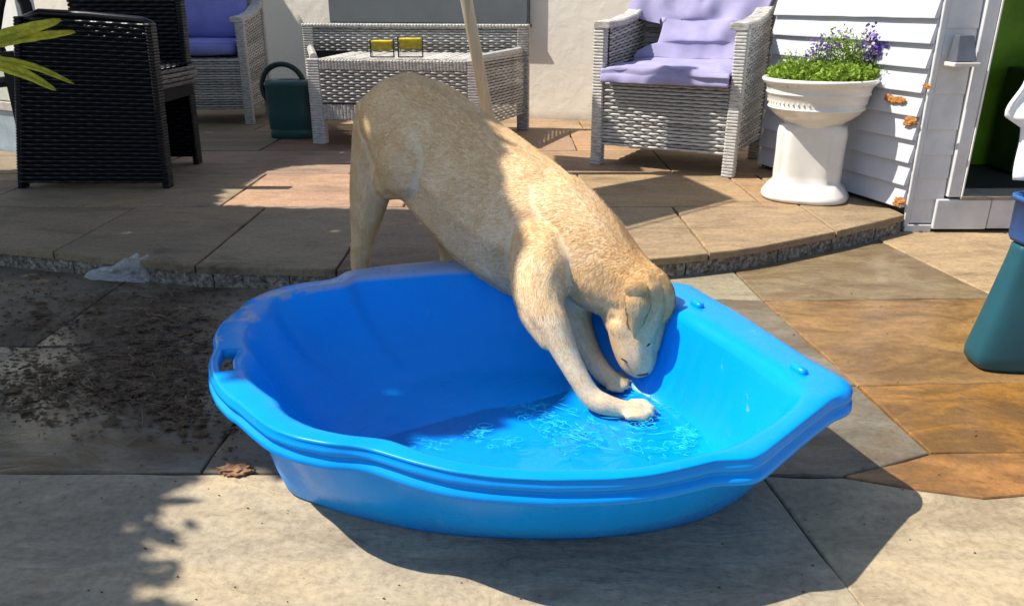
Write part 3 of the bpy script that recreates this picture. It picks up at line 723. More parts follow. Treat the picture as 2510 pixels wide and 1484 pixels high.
# ------------------------------------------------------------------ palm leaves on the left
palm = empty('palm_plant', (-1.32, 1.62, 0)); tag(palm, 'yellow green palm leaves reaching in at the upper left edge of the picture', 'plant')
def blade(pts, w, name='leaf'):
    P = [aty(a, b, y) for a, b, y in pts]; Q = []
    for i in range(len(P)-1):
        for k in range(6): 
            t = k/6; p0_ = P[max(i-1,0)]; p3_ = P[min(i+2,len(P)-1)]; a, b = P[i], P[i+1]
            Q.append(.5*((2*a)+(b-p0_)*t+(2*p0_-5*a+4*b-p3_)*t*t+(3*a-p0_-3*b+p3_)*t**3))
    Q.append(P[-1]); n = len(Q); L = []
    for i, p in enumerate(Q):
        s = i/(n-1); d = (Q[min(i+1,n-1)]-Q[max(i-1,0)]).normalized(); up = Vector((.1,-.55,.83)); side = d.cross(Vector((0,-1,.25))).normalized()
        ww = w*(min(1, .35+s*2.2))*(1-s**3)**.7+.0006
        rag = 1+.18*noise.noise(Vector((s*14, w*900, 0)))
        L.append([p+side*ww*rag-Vector((0,.0,0)), p+side*ww*.5+Vector((0,-.004,.003)), p+Vector((0,.003,-.002)), p-side*ww*.5+Vector((0,-.004,.003)), p-side*ww*rag])
    mb = MB(); mb.rings([[v-palm.location for v in r] for r in L], close=False); return build(mb, name, PALM, palm, True)
blade([(-60,112,1.62),(10,88,1.6),(80,68,1.57),(150,50,1.55)], .013)
blade([(-60,116,1.62),(20,98,1.6),(100,88,1.57),(184,79,1.54)], .010)
blade([(-60,120,1.64),(0,104,1.62),(50,96,1.6),(90,90,1.6)], .010)
blade([(-60,140,1.62),(20,150,1.6),(95,168,1.57),(182,206,1.54)], .007)
blade([(-60,145,1.62),(0,160,1.6),(70,185,1.57),(138,222,1.55)], .011)
mb = MB()
for zz in ((-.06,.0),(0,.0)): pass
h1 = aty(-60,114,1.62)-palm.location; h2 = aty(-60,142,1.62)-palm.location
mb.tube([(0,0,.0),(.02,0,.3),(h1*.5+Vector((0,0,.28)))[:], h1[:]], [.02,.014,.009,.005], 8); mb.tube([(0,0,.0),(-.02,.01,.3),(h2*.5+Vector((0,0,.27)))[:], h2[:]], [.02,.014,.009,.005], 8)
build(mb, 'stem', simple('palm_stem', (.16,.2,.05)), palm, True)

# ------------------------------------------------------------------ flower pot on the patio
pp = atz(1990, 500, PZ); POT = (pp.x+.012, pp.y+.13, PZ)
pot = empty('pedestal_pot', POT); tag(pot, 'white glazed ceramic pedestal pot full of flowers beside the weatherboard wall', 'flower pot')
pot.rotation_euler = (0, 0, R(-22))
mb = MB(); PR = [(0,.150,.150,2.6),(.004,.166,.160,2.6),(.018,.168,.162,2.6),(.03,.160,.150,2.6),(.045,.150,.135,2.8),(.062,.135,.115,3.2),(.075,.128,.106,3.4),(.10,.130,.104,3.6),(.18,.129,.100,3.8),(.26,.131,.102,3.6),(.285,.126,.102,3.2),(.296,.108,.1,2.6)]
rr = []
for z, a, b, e in PR:
    r_ = sup(a, b, z, e, 64)
    # shallow flutes on the column
    if .07 < z < .29: r_ = [(x*(1-.075*math.exp(-(((i % 32)-9)/2.0)**2)-.06*math.exp(-(((i % 32)-23)/2.0)**2)), y*(1-.075*math.exp(-(((i % 32)-9)/2.0)**2)-.06*math.exp(-(((i % 32)-23)/2.0)**2)), zz) for i, (x, y, zz) in enumerate(r_)]
    rr.append(r_)
mb.rings(rr, capA=True, capB=True); build(mb, 'pedestal', CER, pot, True)
mb = MB(); BR = [(.280,.085),(.287,.105),(.292,.108),(.30,.112),(.315,.138),(.335,.162),(.35,.174),(.353,.180),(.357,.182),(.361,.180),(.365,.177),(.385,.184),(.405,.187),(.409,.192),(.413,.193),(.417,.191),(.421,.190),(.44,.197),(.448,.206),(.455,.212),(.462,.213),(.467,.209),(.468,.202),(.460,.196),(.43,.185),(.425,.02)]
mb.rings([[(r*math.cos(2*math.pi*i/72), r*math.sin(2*math.pi*i/72), z) for i in range(72)] for z, r in BR], capA=True, capB=True)
build(mb, 'bowl', CER, pot, True)
mb = MB()   # moulded relief on the band
for i in range(56):
    a = 2*math.pi*i/56; c, s = math.cos(a), math.sin(a); r = .1850
    M_ = Matrix.Translation((r*c, r*s, .385)) @ Matrix.Rotation(a, 4, 'Z')
    mb.add([M_ @ Vector(p) for p in ((-.003,-.007,-.002),(-.0012,-.004,.010),(-.0005,.0,-.004),(-.0012,.004,.010),(-.003,.007,-.002),(-.001,.0,-.012))], [(0,2,1),(1,2,3),(2,4,3),(0,5,2),(2,5,4)])
o = build(mb, 'relief_band', CER, pot, True); o['kind'] = 'stuff'
SOIL = simple('soil', (.03,.02,.014), 1, .1, .4, 50, .8, .01)
mb = MB(); mb.rings([[(r*math.cos(2*math.pi*i/40), r*math.sin(2*math.pi*i/40), z) for i in range(40)] for r, z in ((.186,.44),(.12,.455),(.02,.465))], capB=True); build(mb, 'soil', SOIL, pot, True)
plant = empty('flowering_plant', (POT[0], POT[1], PZ+.455)); tag(plant, 'bushy green plant with violet flower stems growing in the white pedestal pot', 'plant')
def leafquad(mb, p, size, w=.5, up=.5):
    d = Vector((random.gauss(0,1), random.gauss(0,1), random.gauss(up,.7))).normalized(); s = d.cross(Vector((random.gauss(0,1),random.gauss(0,1),random.gauss(0,1)))).normalized()*size*w; n = d.cross(s).normalized()*size*.12
    mb.add([p, p+d*size*.5+s+n, p+d*size, p+d*size*.5-s+n], [(0,1,2),(0,2,3)])
mb = MB()
for i in range(4200):
    a = random.uniform(0, 2*math.pi); r = .195*math.sqrt(random.random()); hgt = .062*math.sqrt(max(0, 1-(r/.21)**2))+.018*noise.noise(Vector((r*math.cos(a)*16, r*math.sin(a)*16, 2)))
    z = random.uniform(-.01, max(.006, hgt+.01)); leafquad(mb, Vector((r*math.cos(a), r*math.sin(a), z)), random.uniform(.010,.026), .34)
for cx_, cy_, cz_, rr_, nn in ((.10,.02,.085,.06,900),(.03,.05,.08,.045,500),(.13,-.02,.06,.05,500),(-.03,.03,.05,.05,350),(.06,.02,.13,.04,350),(.185,-.03,.03,.035,260),(-.12,.0,.05,.04,220)):
    for i in range(nn):
        v = Vector((random.gauss(0,.5),random.gauss(0,.5),random.gauss(0,.6)))*rr_; leafquad(mb, Vector((cx_,cy_,cz_))+v, random.uniform(.006,.012), .3, 1)
o = build(mb, 'foliage', FOL, plant); o['kind'] = 'stuff'
mb = MB(); fb = MB(); wb = MB(); gb = MB()
tips = []
for px, py in [(2005,95),(2018,82),(2030,100),(2000,120),(2038,70),(2065,80),(2080,110),(2100,95),(2118,75),(2130,100),(2150,85),(2165,75),(2172,100),(2160,120),(2140,130),(2175,130),(2120,125),(2100,140),(2150,150),(2060,140),(2030,130),(1990,135),(2085,70),(2110,110),(2135,70),(2178,90)]:
    tips.append(aty(px, py, POT[1]+random.uniform(-.05,.06))-plant.location)
for tp in tips:
    b = Vector((tp.x*.75+random.uniform(-.02,.02), tp.y*.8, 0.0)); mid = b.lerp(tp, .55)+Vector((random.uniform(-.012,.012), random.uniform(-.01,.01), .01))
    mb.tube([b, mid, tp], [.0018,.0014,.0009], 5)
    for k in range(random.randint(18, 30)+(16 if tp.x > .145 else 0)):
        q = mid.lerp(tp, random.uniform(-.1,1.1))+Vector((random.gauss(0,.012),random.gauss(0,.012),random.gauss(0,.009)))
        right = tp.x > .145 or (tp.x < .06 and random.random() < .35)
        if right: leafquad(fb if random.random() < .8 else wb, q, random.uniform(.010,.017), .6, .3)
        elif random.random() < .62: leafquad(gb, q, random.uniform(.008,.014), .4, .3)
        else: leafquad(fb if random.random() < .6 else wb, q, random.uniform(.007,.012), .6, .3)
o = build(mb, 'flower_stem', simple('green_stem', (.1,.16,.04)), plant); o['kind'] = 'stuff'
o = build(gb, 'stem_leaves', FOL, plant); o['kind'] = 'stuff'
o = build(fb, 'flowers', FLOWER, plant); o['kind'] = 'stuff'
o = build(wb, 'pale_flowers', leafmat('pale_petal', (.6,.52,.62)), plant); o['kind'] = 'stuff'

# ------------------------------------------------------------------ things at the right edge
tp = atz(2392, 918, 0); tub = empty('teal_tub', (tp.x, tp.y, 0)); tag(tub, 'teal plastic tub with rounded corners at the right edge on the orange paving', 'tub')
mb = MB(); TW, TD, TH = .36, .11, .30; rr = []
for z, k in ((0,-.02),(.004,-.008),(.02,.003),(.04,.004),(.15,-.018),(.27,-.040),(.285,-.042),(.296,-.043),(.30,-.048),(.292,-.052),(.05,-.03)):
    rr.append(sup(TW+k, TD/2+k*.4, z, 5, 64, cx=TW+.012, cy=TD/2))
mb.rings(rr, capA=True, capB=True); build(mb, 'tub_body', TEAL, tub, True)
bk = empty('blue_basket', (tp.x+.325, tp.y+.055, .3025))
tag(bk, 'blue plastic basket standing on the teal tub at the right edge', 'basket')
mb = MB(); mb.rings([sup(.27,.05,0,5,48), sup(.275,.055,.01,5,48), sup(.275,.06,.09,5,48), sup(.282,.066,.093,5,48), sup(.282,.066,.103,5,48), sup(.27,.055,.1,5,48), sup(.26,.045,.02,5,48)], capA=True, capB=True)
build(mb, 'basket_body', simple('mid_blue_plastic', (.03,.11,.34), .35), bk, True)
wsh = MB(); gr = []
wa = [aty(2452,185,1.72), aty(2620,120,1.72)]; 
for j in range(25):
    v = j/24; row = []
    for i in range(17):
        u = i/16
        lx = [2520,2459,2484,2476][0]
        l = interp([(0,2512),(.38,2461),(.46,2464),(.5,2500),(1,2484)], v); yy = 185+(440-185)*v
        if .36 < v < .46: yy = 282+ (v-.36)*60
        p = aty(l+u*170, yy+u*6, 1.72+.012*math.sin(u*9+v*3)); row.append(p)
    gr.append(row)
wsh.rings(gr, close=False); o = build(wsh, 'white_towel', simple('white_towel_cloth', (.8,.8,.79), .9, .2, .05, 20, .2, .003), None, True); sol = o.modifiers.new('t','SOLIDIFY'); sol.thickness = .008
tag(o, 'folded white towel sticking up above the blue basket at the right edge', 'towel')

# ------------------------------------------------------------------ clam-shell paddling pool
RZ = .222; PC = Vector((.0, 1.27))
outer = [(2082,958),(2092,982),(2078,1000),(2050,1010),(1990,1055),(1930,1105),(1880,1148),(1850,1163),(1800,1166),(1755,1168),(1700,1182),(1600,1203),(1500,1213),(1350,1217),(1200,1208),(1100,1195),(1010,1172),(950,1152),(905,1138),(860,1131),(800,1127),(720,1110),(655,1083),(612,1050),(590,1030),(576,1018),(556,1005),(528,975),(512,940),(508,912),(514,888),(524,872),(519,852),(530,825),(560,795),(600,762),(650,737),(710,718),(780,706),(825,698),(850,684),(880,677),(960,667),(1080,657),(1180,650),(1290,654),(1400,664),(1510,678),(1580,692),(1630,712),(1655,712),(1690,714),(1720,730),(1800,778),(1900,842),(2000,910)]
inner = [(1952,972),(1925,1010),(1870,1050),(1800,1090),(1745,1112),(1700,1125),(1620,1148),(1540,1157),(1480,1152),(1400,1154),(1280,1152),(1150,1137),(1050,1112),(985,1088),(958,1078),(925,1076),(860,1072),(780,1052),(715,1020),(692,998),(686,982),(660,965),(625,938),(609,912),(606,892),(622,868),(612,850),(610,820),(625,795),(655,775),(664,765),(672,748),(710,728),(780,712),(845,702),(870,690),(900,686),(1000,678),(1100,670),(1200,668),(1300,672),(1400,684),(1500,702),(1580,722),(1640,752),(1700,790),(1800,850),(1900,918)]
basepts = [(702,1190),(770,1222),(850,1250),(1000,1285),(1150,1304),(1300,1311),(1450,1309),(1600,1292),(1720,1262),(1800,1222),(1840,1180)]
base = [atz(a, b+14, 0).xy for a, b in basepts]+[Vector(p) for p in ((.43,1.30),(.36,1.46),(.2,1.56),(0,1.59),(-.2,1.56),(-.34,1.46),(-.42,1.32))]
NT = 480
def radial(pts, sm=2):
    A = sorted(((math.atan2(p.y-PC.y, p.x-PC.x), (p-PC).length) for p in pts)); a = np.array([q[0] for q in A]); r = np.array([q[1] for q in A])
    a = np.concatenate([a-2*math.pi, a, a+2*math.pi]); r = np.concatenate([r, r, r])
    th = np.linspace(-math.pi, math.pi, NT, endpoint=False)
    # interpolate in cartesian space of a ring polyline for straighter sides
    out = np.interp(th, a, r)
    for _ in range(sm): out = (np.roll(out, 1)+out*2+np.roll(out, -1))/4
    return out
TH_ = np.linspace(-math.pi, math.pi, NT, endpoint=False)
def sm_(a, k):
    for _ in range(k): a = (np.roll(a, 1)+a*2+np.roll(a, -1))/4
    return a
def densify(P, k=6):
    out = []
    for i in range(len(P)):
        p0_, a, b, p3_ = P[i-1], P[i], P[(i+1)%len(P)], P[(i+2)%len(P)]
        for j in range(k):
            t = j/k; cr = .5*((2*a)+(b-p0_)*t+(2*p0_-5*a+4*b-p3_)*t*t+(3*a-p0_-3*b+p3_)*t**3); out.append(cr*.6+a.lerp(b, t)*.4)
    return out
ro = radial(densify([atz(a, b, RZ-.024).xy for a, b in outer])); ri = radial(densify([atz(a, b, RZ-.006).xy for a, b in inner]), 1); rb = radial(densify(base), 12)
ri = np.minimum(ri, ro-.028)
rf = sm_(rb, 30)*.80
def sm(a, k):
    for _ in range(k): a = (np.roll(a, 1)+a*2+np.roll(a, -1))/4
    return a
ris = sm(ri, 40)
scal = ri-ris                              # scallop signal
hole_th = math.atan2(*(reversed(tuple(atz(578, 882, RZ).xy-PC)))); hi = int(round((hole_th+math.pi)/(2*math.pi)*NT)) % NT
crest = sm(np.maximum(0, np.abs(scal)), 4)
def tilt(x, y, w): q = -(x-.05)*.45+(y-1.22)*.9; return w*.075*.03*math.log1p(math.exp(min(30, q/.03)))
def ringp(r, z, w=0): return [(PC.x+r[i]*math.cos(TH_[i]), PC.y+r[i]*math.sin(TH_[i]), (z if not hasattr(z, '__len__') else z[i])+(tilt(PC.x+r[i]*math.cos(TH_[i]), PC.y+r[i]*math.sin(TH_[i]), w) if w else 0)) for i in range(NT)]
und = np.array([.0025*noise.noise(Vector((math.cos(t)*3, math.sin(t)*3, 0))) for t in TH_])+scal*.26
lay = []
def fr_(f): return ro+(ri-ro)*f
lay.append(('B', rb*.0+.02, 0.0)); lay.append(('b', rb*.985, 0.0)); lay.append(('b', rb*1.0, .006))
w_ = ri+.006
lay += [('u', rb+(w_-rb)*.35, .045), ('u', rb+(w_-rb)*.68, .095), ('u', rb+(w_-rb)*.9, 0.1520), ('u', w_+0*.0, 0.1840), ('u', fr_(.80), 0.1980+und), ('u', fr_(.66), 0.2030+und), ('u', fr_(.30), 0.2020+und), ('u', fr_(.16), 0.1990+und), ('u', ro-.012, 0.1920), ('u', ro-.009, 0.1820),
        ('s', ro-.003, 0.1800), ('s', ro+.000, 0.1830), ('s', ro-.001, 0.1920), ('s', ro-.007, 0.1950), ('s', ro-.008, 0.2000), ('s', ro-.003, 0.2030), ('s', ro-.003, 0.2110+und), ('s', ro-.008, 0.2165+und), ('s', fr_(.12), 0.2200+und), ('s', fr_(.2), 0.2215+und),
        ('H', fr_(.30), 0.2225+und), ('H', fr_(.66), 0.2235+und), ('t', fr_(.80), 0.2230+und), ('t', fr_(.90), 0.2200+und), ('t', fr_(.97), 0.2150+und*.5), ('t', ri-.003, 0.2060)]
zf = .030
flut = np.array([.0 for t in TH_])
def wallr(f):  # from rim (0) to floor (1)
    return ri-.003+(rf-(ri-.003))*f
for f, z in ((.03,.200),(.07,.187),(.14,.168),(.24,.143),(.36,.115),(.5,.086),(.64,.062),(.78,.045),(.9,.035),(1.0,.031)):
    lay.append(('w', ris-.003+(rf-ris+.003)*f+scal*(1-f)**.7+(.0011*math.sin(math.pi*f)*np.sin(TH_*62)*np.exp(-((TH_-.35)/.42)**4) if f > .1 else 0), z, min(1, max(0, (f-.3)/.4))))
for f in (.93,.84,.75,.65,.55,.45,.35,.25,.15): lay.append(('f', rf*f, .030-.001*(1-f), 1))
lay.append(('F', rf*.0+.01, .029, 1))
rings = [ringp(q[1], q[2], q[3] if len(q) > 3 else 0) for q in lay]
vs = [v for r in rings for v in r]; fs = [tuple(range(NT))[::-1], tuple((len(lay)-1)*NT+i for i in range(NT))]
names = [q[0] for q in lay]
iH = names.index('H'); iU = [i for i, q in enumerate(lay) if q[0] == 'u'][5]   # underside ring at .66
HW = 7
hs = [(hi+k) % NT for k in range(-HW, HW)]
for i in range(len(rings)-1):
    for j in range(NT):
        if j in hs and (i == iH or i == iU): continue
        k = (j+1) % NT; fs.append((i*NT+j, i*NT+k, (i+1)*NT+k, (i+1)*NT+j))
# walls of the grab hole
def vid(r, j): return r*NT+(j % NT)
for j in hs:
    k = (j+1) % NT
    fs.append((vid(iH, j), vid(iH, k), vid(iU+1, k), vid(iU+1, j))); fs.append((vid(iH+1, j), vid(iU, j), vid(iU, k), vid(iH+1, k)))
for j in (hs[0], (hs[-1]+1) % NT):
    fs.append((vid(iH, j), vid(iU+1, j), vid(iU, j), vid(iH+1, j)))
me = bpy.data.meshes.new('pool_shell'); me.from_pydata(vs, [], fs); me.update(); fix_normals(me)
pool = empty('paddling_pool', (0,0,0)); tag(pool, 'bright blue plastic clam shell paddling pool with a little water, dog leaning into it', 'paddling pool')
shell = obj('pool_shell', me, BLUE, pool, True)
for px, py in ((1957,905),(1708,745)):       # hinge lugs on the straight edge
    p = atz(px, py, RZ+.004); mb = MB(); d = (atz(2000,910,RZ)-atz(1720,730,RZ)).normalized()
    mb.tube([p-d*.018, p-d*.014, p+d*.014, p+d*.018], [.004,.008,.008,.004], 12); build(mb, 'hinge_lug', BLUE, pool, True)
# water
WZ = .0430
wr = None
fw_ = None
# radius where the wall reaches water level
f_at = .80; rw = wallr(f_at)+.004
mb = MB(); rr = []; K = 130
def wv(x, y):
    g = math.exp(-(((x-.18)/.30)**2+((y-1.27)/.15)**2)*1.1)
    q = Vector((x*36+1.2*noise.noise(Vector((x*14,y*14,0))), y*44+1.2*noise.noise(Vector((x*14,y*14,5))), .3))
    a = (.00012+.0010*g)*noise.noise(q)+(.00003+.0004*g)*noise.noise(q*1.9+Vector((3,1,0)))+.0010*noise.noise(Vector((x*9,y*9,2)))
    return a
for i in range(K+1):
    r = rw*(i/K); rr.append([(PC.x+r[j]*math.cos(TH_[j]), PC.y+r[j]*math.sin(TH_[j]), 0) for j in range(0, NT, 1)])
TH2 = np.linspace(-math.pi, math.pi, NT*2, endpoint=False); rw2 = np.interp(TH2, TH_, rw, period=2*math.pi); rr = [[(PC.x+rw2[j]*i/K*math.cos(TH2[j]), PC.y+rw2[j]*i/K*math.sin(TH2[j]), 0) for j in range(NT*2)] for i in range(K+1)]
rr = [[(x, y, WZ+wv(x, y)) for x, y, _ in r_] for r_ in rr[1:]]
mb.rings(rr, capA=True)
WAT = bpy.data.materials.new('pool_water'); WAT.use_nodes = True; _t = WAT.node_tree; _t.nodes.remove(_t.nodes['Principled BSDF'])
_tr = _t.nodes.new('ShaderNodeBsdfTransparent'); _tr.inputs[0].default_value = (.985,1,1,1); _gl = _t.nodes.new('ShaderNodeBsdfGlossy'); _gl.inputs['Roughness'].default_value = .02
_fr = _t.nodes.new('ShaderNodeFresnel'); _fr.inputs[0].default_value = 1.33; _mx = _t.nodes.new('ShaderNodeMixShader'); _t.links.new(_fr.outputs[0], _mx.inputs[0]); _t.links.new(_tr.outputs[0], _mx.inputs[1]); _t.links.new(_gl.outputs[0], _mx.inputs[2]); _t.links.new(_mx.outputs[0], _t.nodes['Material Output'].inputs[0])
water = build(mb, 'water', WAT, pool, True); fix_normals(water.data)
# lacy cyan threads on the water, coloured to imitate sun caustics
CAUSTIC = Mat('caustic_cyan', (.05,.86,1.0), .6, .1); CAUSTIC.b.inputs['Alpha'].default_value = .6
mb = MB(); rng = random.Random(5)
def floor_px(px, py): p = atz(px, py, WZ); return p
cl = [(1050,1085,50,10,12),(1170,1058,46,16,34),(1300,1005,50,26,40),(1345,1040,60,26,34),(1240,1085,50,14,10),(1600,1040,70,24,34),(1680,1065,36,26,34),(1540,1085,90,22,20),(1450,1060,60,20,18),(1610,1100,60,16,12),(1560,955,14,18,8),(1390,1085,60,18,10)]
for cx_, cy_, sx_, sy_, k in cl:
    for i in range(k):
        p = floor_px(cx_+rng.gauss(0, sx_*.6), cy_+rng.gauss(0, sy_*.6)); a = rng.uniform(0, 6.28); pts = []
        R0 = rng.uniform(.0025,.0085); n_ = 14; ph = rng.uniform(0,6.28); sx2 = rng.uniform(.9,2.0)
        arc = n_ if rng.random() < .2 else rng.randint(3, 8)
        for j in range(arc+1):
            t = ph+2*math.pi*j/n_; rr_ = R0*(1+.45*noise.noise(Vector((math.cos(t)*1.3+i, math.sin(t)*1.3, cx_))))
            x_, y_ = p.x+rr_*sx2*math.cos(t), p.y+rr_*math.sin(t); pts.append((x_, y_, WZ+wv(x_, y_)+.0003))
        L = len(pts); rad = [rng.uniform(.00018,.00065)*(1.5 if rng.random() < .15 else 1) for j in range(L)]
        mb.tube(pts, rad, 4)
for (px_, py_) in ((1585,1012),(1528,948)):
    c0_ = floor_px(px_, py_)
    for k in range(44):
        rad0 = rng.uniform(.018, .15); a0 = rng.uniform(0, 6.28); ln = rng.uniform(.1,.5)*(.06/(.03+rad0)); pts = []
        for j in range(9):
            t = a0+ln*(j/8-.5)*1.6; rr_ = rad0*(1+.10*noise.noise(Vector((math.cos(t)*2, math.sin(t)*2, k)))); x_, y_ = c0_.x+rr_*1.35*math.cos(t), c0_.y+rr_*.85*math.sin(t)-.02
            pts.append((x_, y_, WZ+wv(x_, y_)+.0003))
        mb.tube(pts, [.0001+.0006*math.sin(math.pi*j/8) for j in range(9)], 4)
caustic_threads = build(mb, 'caustic_threads', CAUSTIC.m, pool, True); caustic_threads['kind'] = 'stuff'

# ------------------------------------------------------------------ the dog
LAT = Vector((.57,.82,0)).normalized()
PRIM = []    # centre, radius, lateral scale, flow, fur length
def sph(px, py, y, rpx):
    p = aty(px, py, y); t = y/ray(px, py).y; return p, rpx*t/FOC
def chain(nodes, lat=1.0, fur=.012, n=14, rev=False):
    N = [(*sph(a, b, y, r), l if l is not None else lat) for a, b, y, r, l in [(q+(None,) if len(q) == 4 else q) for q in nodes]]
    for i in range(len(N)-1):
        (p0_, r0, l0), (p1_, r1, l1) = N[i], N[i+1]; fl_ = (p1_-p0_).normalized()*(-1 if rev else 1)
        m = max(4, int((p1_-p0_).length/.009)); A0 = N[max(i-1, 0)]; A3 = N[min(i+2, len(N)-1)]
        def cr(a, b, c, d, t): return ((b*2)+(c-a)*t+(a*2-b*5+c*4-d)*(t*t)+(b*3-a-c*3+d)*(t*t*t))*.5
        for k in range(m+(1 if i == len(N)-2 else 0)):
            t = k/m; PRIM.append((cr(A0[0], p0_, p1_, A3[0], t), cr(A0[1], r0, r1, A3[1], t), l0+(l1-l0)*t, fl_, fur))
# torso from neck to rump (fur flows backwards)
chain([(962,292,1.95,92,.80),(1020,330,1.92,146,.74),(1110,415,1.86,166,.74),(1210,505,1.78,182,.76),(1290,565,1.71,182,.74),(1350,590,1.66,158,.72),(1400,600,1.62,134,.72)], fur=.013, rev=True)
chain([(1360,545,1.655,128,.8),(1425,610,1.60,120,.9),(1482,668,1.56,106,1),(1530,700,1.53,90,1),(1560,718,1.51,82,1)], fur=.015, rev=True)
# head: skull, cheeks, muzzle
chain([(1562,715,1.51,80),(1560,760,1.50,76),(1554,800,1.49,68),(1556,845,1.475,57),(1561,872,1.468,50),(1564,884,1.466,43)], fur=.004)
chain([(1595,700,1.51,48),(1600,760,1.50,40),(1590,840,1.47,30)], fur=.004)
chain([(1528,800,1.47,36),(1540,842,1.465,36),(1546,868,1.46,32)], fur=.004)
chain([(1522,752,1.50,50),(1506,772,1.505,33),(1520,800,1.49,34)], fur=.006)
chain([(1572,824,1.445,13),(1588,832,1.445,11)], fur=.003)
# near fore leg
chain([(1352,590,1.63,104),(1330,655,1.555,88),(1320,712,1.505,69),(1330,755,1.47,54),(1352,792,1.445,44),(1386,865,1.415,33),(1420,928,1.39,28),(1448,970,1.375,28),(1476,988,1.365,28),(1518,1000,1.36,24),(1558,1006,1.358,22)], fur=.008)
chain([(1300,735,1.50,40),(1308,772,1.47,36),(1345,830,1.44,30)], fur=.008)
for a, b, y in ((1582,990,1.388),(1594,1001,1.369),(1591,1014,1.350),(1574,1023,1.334)):
    chain([(a-34,b-4,y,11),(a-8,b-3,y,12.5),(a+5,b+1,y,10)], fur=.003)
# far fore leg
chain([(1390,700,1.64,80),(1405,775,1.59,46),(1440,855,1.54,30),(1470,903,1.492,26),(1492,926,1.474,25),(1512,936,1.466,21)], fur=.007)
for a, b, y in ((1524,923,1.488),(1533,933,1.473),(1530,945,1.456),(1515,952,1.444)):
    chain([(a-22,b-4,y,10),(a-2,b-1,y,11),(a+5,b+2,y,9)], fur=.004)
# near hind leg
zf0 = aty(880, 760, 1.95)
chain([(950,340,1.985,86),(922,405,1.98,64),(908,468,1.97,52),(898,530,1.965,40),(889,590,1.965,29),(885,650,1.96,22),(884,700,1.955,21),(886,755,1.94,22),(905,772,1.915,22)], fur=.009)
chain([(1030,395,1.865,108),(1002,410,1.885,84),(972,432,1.92,58),(945,450,1.955,42)], fur=.01)
chain([(878,600,1.98,20),(876,640,1.985,18),(882,690,1.97,18)], fur=.008)
# far hind leg
chain([(1060,440,2.00,90),(1092,540,2.03,48),(1100,610,2.05,27),(1100,660,2.05,22),(1100,720,2.04,21),(1118,735,2.01,21)], fur=.008)
# tail kept low behind the thigh
chain([(905,270,1.99,34),(888,330,2.01,26),(880,420,2.02,20),(874,500,2.02,12)], fur=.014)
bm = bmesh.new(); bmesh.ops.create_icosphere(bm, subdivisions=2, radius=1); ico_v = np.array([v.co[:] for v in bm.verts]); ico_f = np.array([[v.index for v in f.verts] for f in bm.faces]); bm.free()
V = []; F = []; lat = np.array(LAT[:])
for c, r, l, fl_, fu in PRIM:
    v = ico_v - np.outer(ico_v @ lat, lat)*(1-l); V.append(v*r+np.array(c[:])); F.append(ico_f+len(V[:-1])*len(ico_v))
V = np.concatenate(V); F = np.concatenate(F)
dme = bpy.data.meshes.new('dog_raw'); dme.from_pydata(V.tolist(), [], F.tolist()); dme.update()
raw = bpy.data.objects.new('dog_raw', dme); COL.objects.link(raw)
m_ = raw.modifiers.new('r', 'REMESH'); m_.mode = 'VOXEL'; m_.voxel_size = .0042; m_.adaptivity = 0
m_ = raw.modifiers.new('s', 'SMOOTH'); m_.factor = .6; m_.iterations = 6
dg = bpy.context.evaluated_depsgraph_get(); dme2 = bpy.data.meshes.new_from_object(raw.evaluated_get(dg)); bpy.data.objects.remove(raw)
FURB = Mat('cream_dog_coat', rough=.75, spec=.2); 
def coat(M, k=1.0):
    w = M.wcoord(); n = M.noise(w, 14, 5, .6, .4); n2 = M.noise(w, 60, 4)
    c = M.ramp(n, [(.3, (.76*k,.565*k,.32*k)), (.55, (.84*k,.665*k,.42*k)), (.75, (.88*k,.74*k,.52*k))])
    g = M.n('ShaderNodeNewGeometry'); vd = M.n('ShaderNodeVectorMath'); vd.operation = 'DISTANCE'; M.l(g.outputs['Position'], vd.inputs[0])
    hp = aty(1600, 690, 1.50); vd.inputs[1].default_value = hp[:]
    gm = M.ramp(vd.outputs['Value'], [(.07, (1,1,1)), (.22, (0,0,0))]); n5 = M.noise(w, 6, 3, .5, .5); c = M.mix(M.math('MULTIPLY', M.ramp(n5, [(.45, (0,0,0)), (.62, (1,1,1))]), .45), c, (.70*k,.48*k,.22*k)); c = M.mix(M.math('MULTIPLY', gm, .75), c, (.70*k,.43*k,.16*k))
    M.col(M.mix(M.math('MULTIPLY', n2, .12), c, (.90*k,.80*k,.62*k))); return n2
FURB_n = coat(FURB, .90); FURH = Mat('dog_hair', rough=.55, spec=.25); coat(FURH, 1.06)
_g = FURH.n('ShaderNodeNewGeometry'); _v = FURH.ramp(_g.outputs['Random Per Island'], [(0, (.80,.76,.70)), (.4, (1.04,1.04,1.05)), (1, (1.16,1.18,1.22))])
FURH.col(FURH.mix(1.0, FURH.b.inputs['Base Color'].links[0].from_socket, _v, 'MULTIPLY'))
_bc = FURH.b.inputs['Base Color'].links[0].from_socket; _tl = FURH.n('ShaderNodeBsdfTranslucent'); FURH.l(_bc, _tl.inputs[0]); _ms = FURH.n('ShaderNodeMixShader'); _ms.inputs[0].default_value = .5
FURH.l(FURH.b.outputs[0], _ms.inputs[1]); FURH.l(_tl.outputs[0], _ms.inputs[2]); FURH.l(_ms.outputs[0], FURH.nt.nodes['Material Output'].inputs[0])
dog = empty('dog', (0,0,0)); tag(dog, 'cream labrador leaning over the pool rim with front paws and nose in the water', 'dog')
body = obj('body', dme2, FURB.m, dog, True)
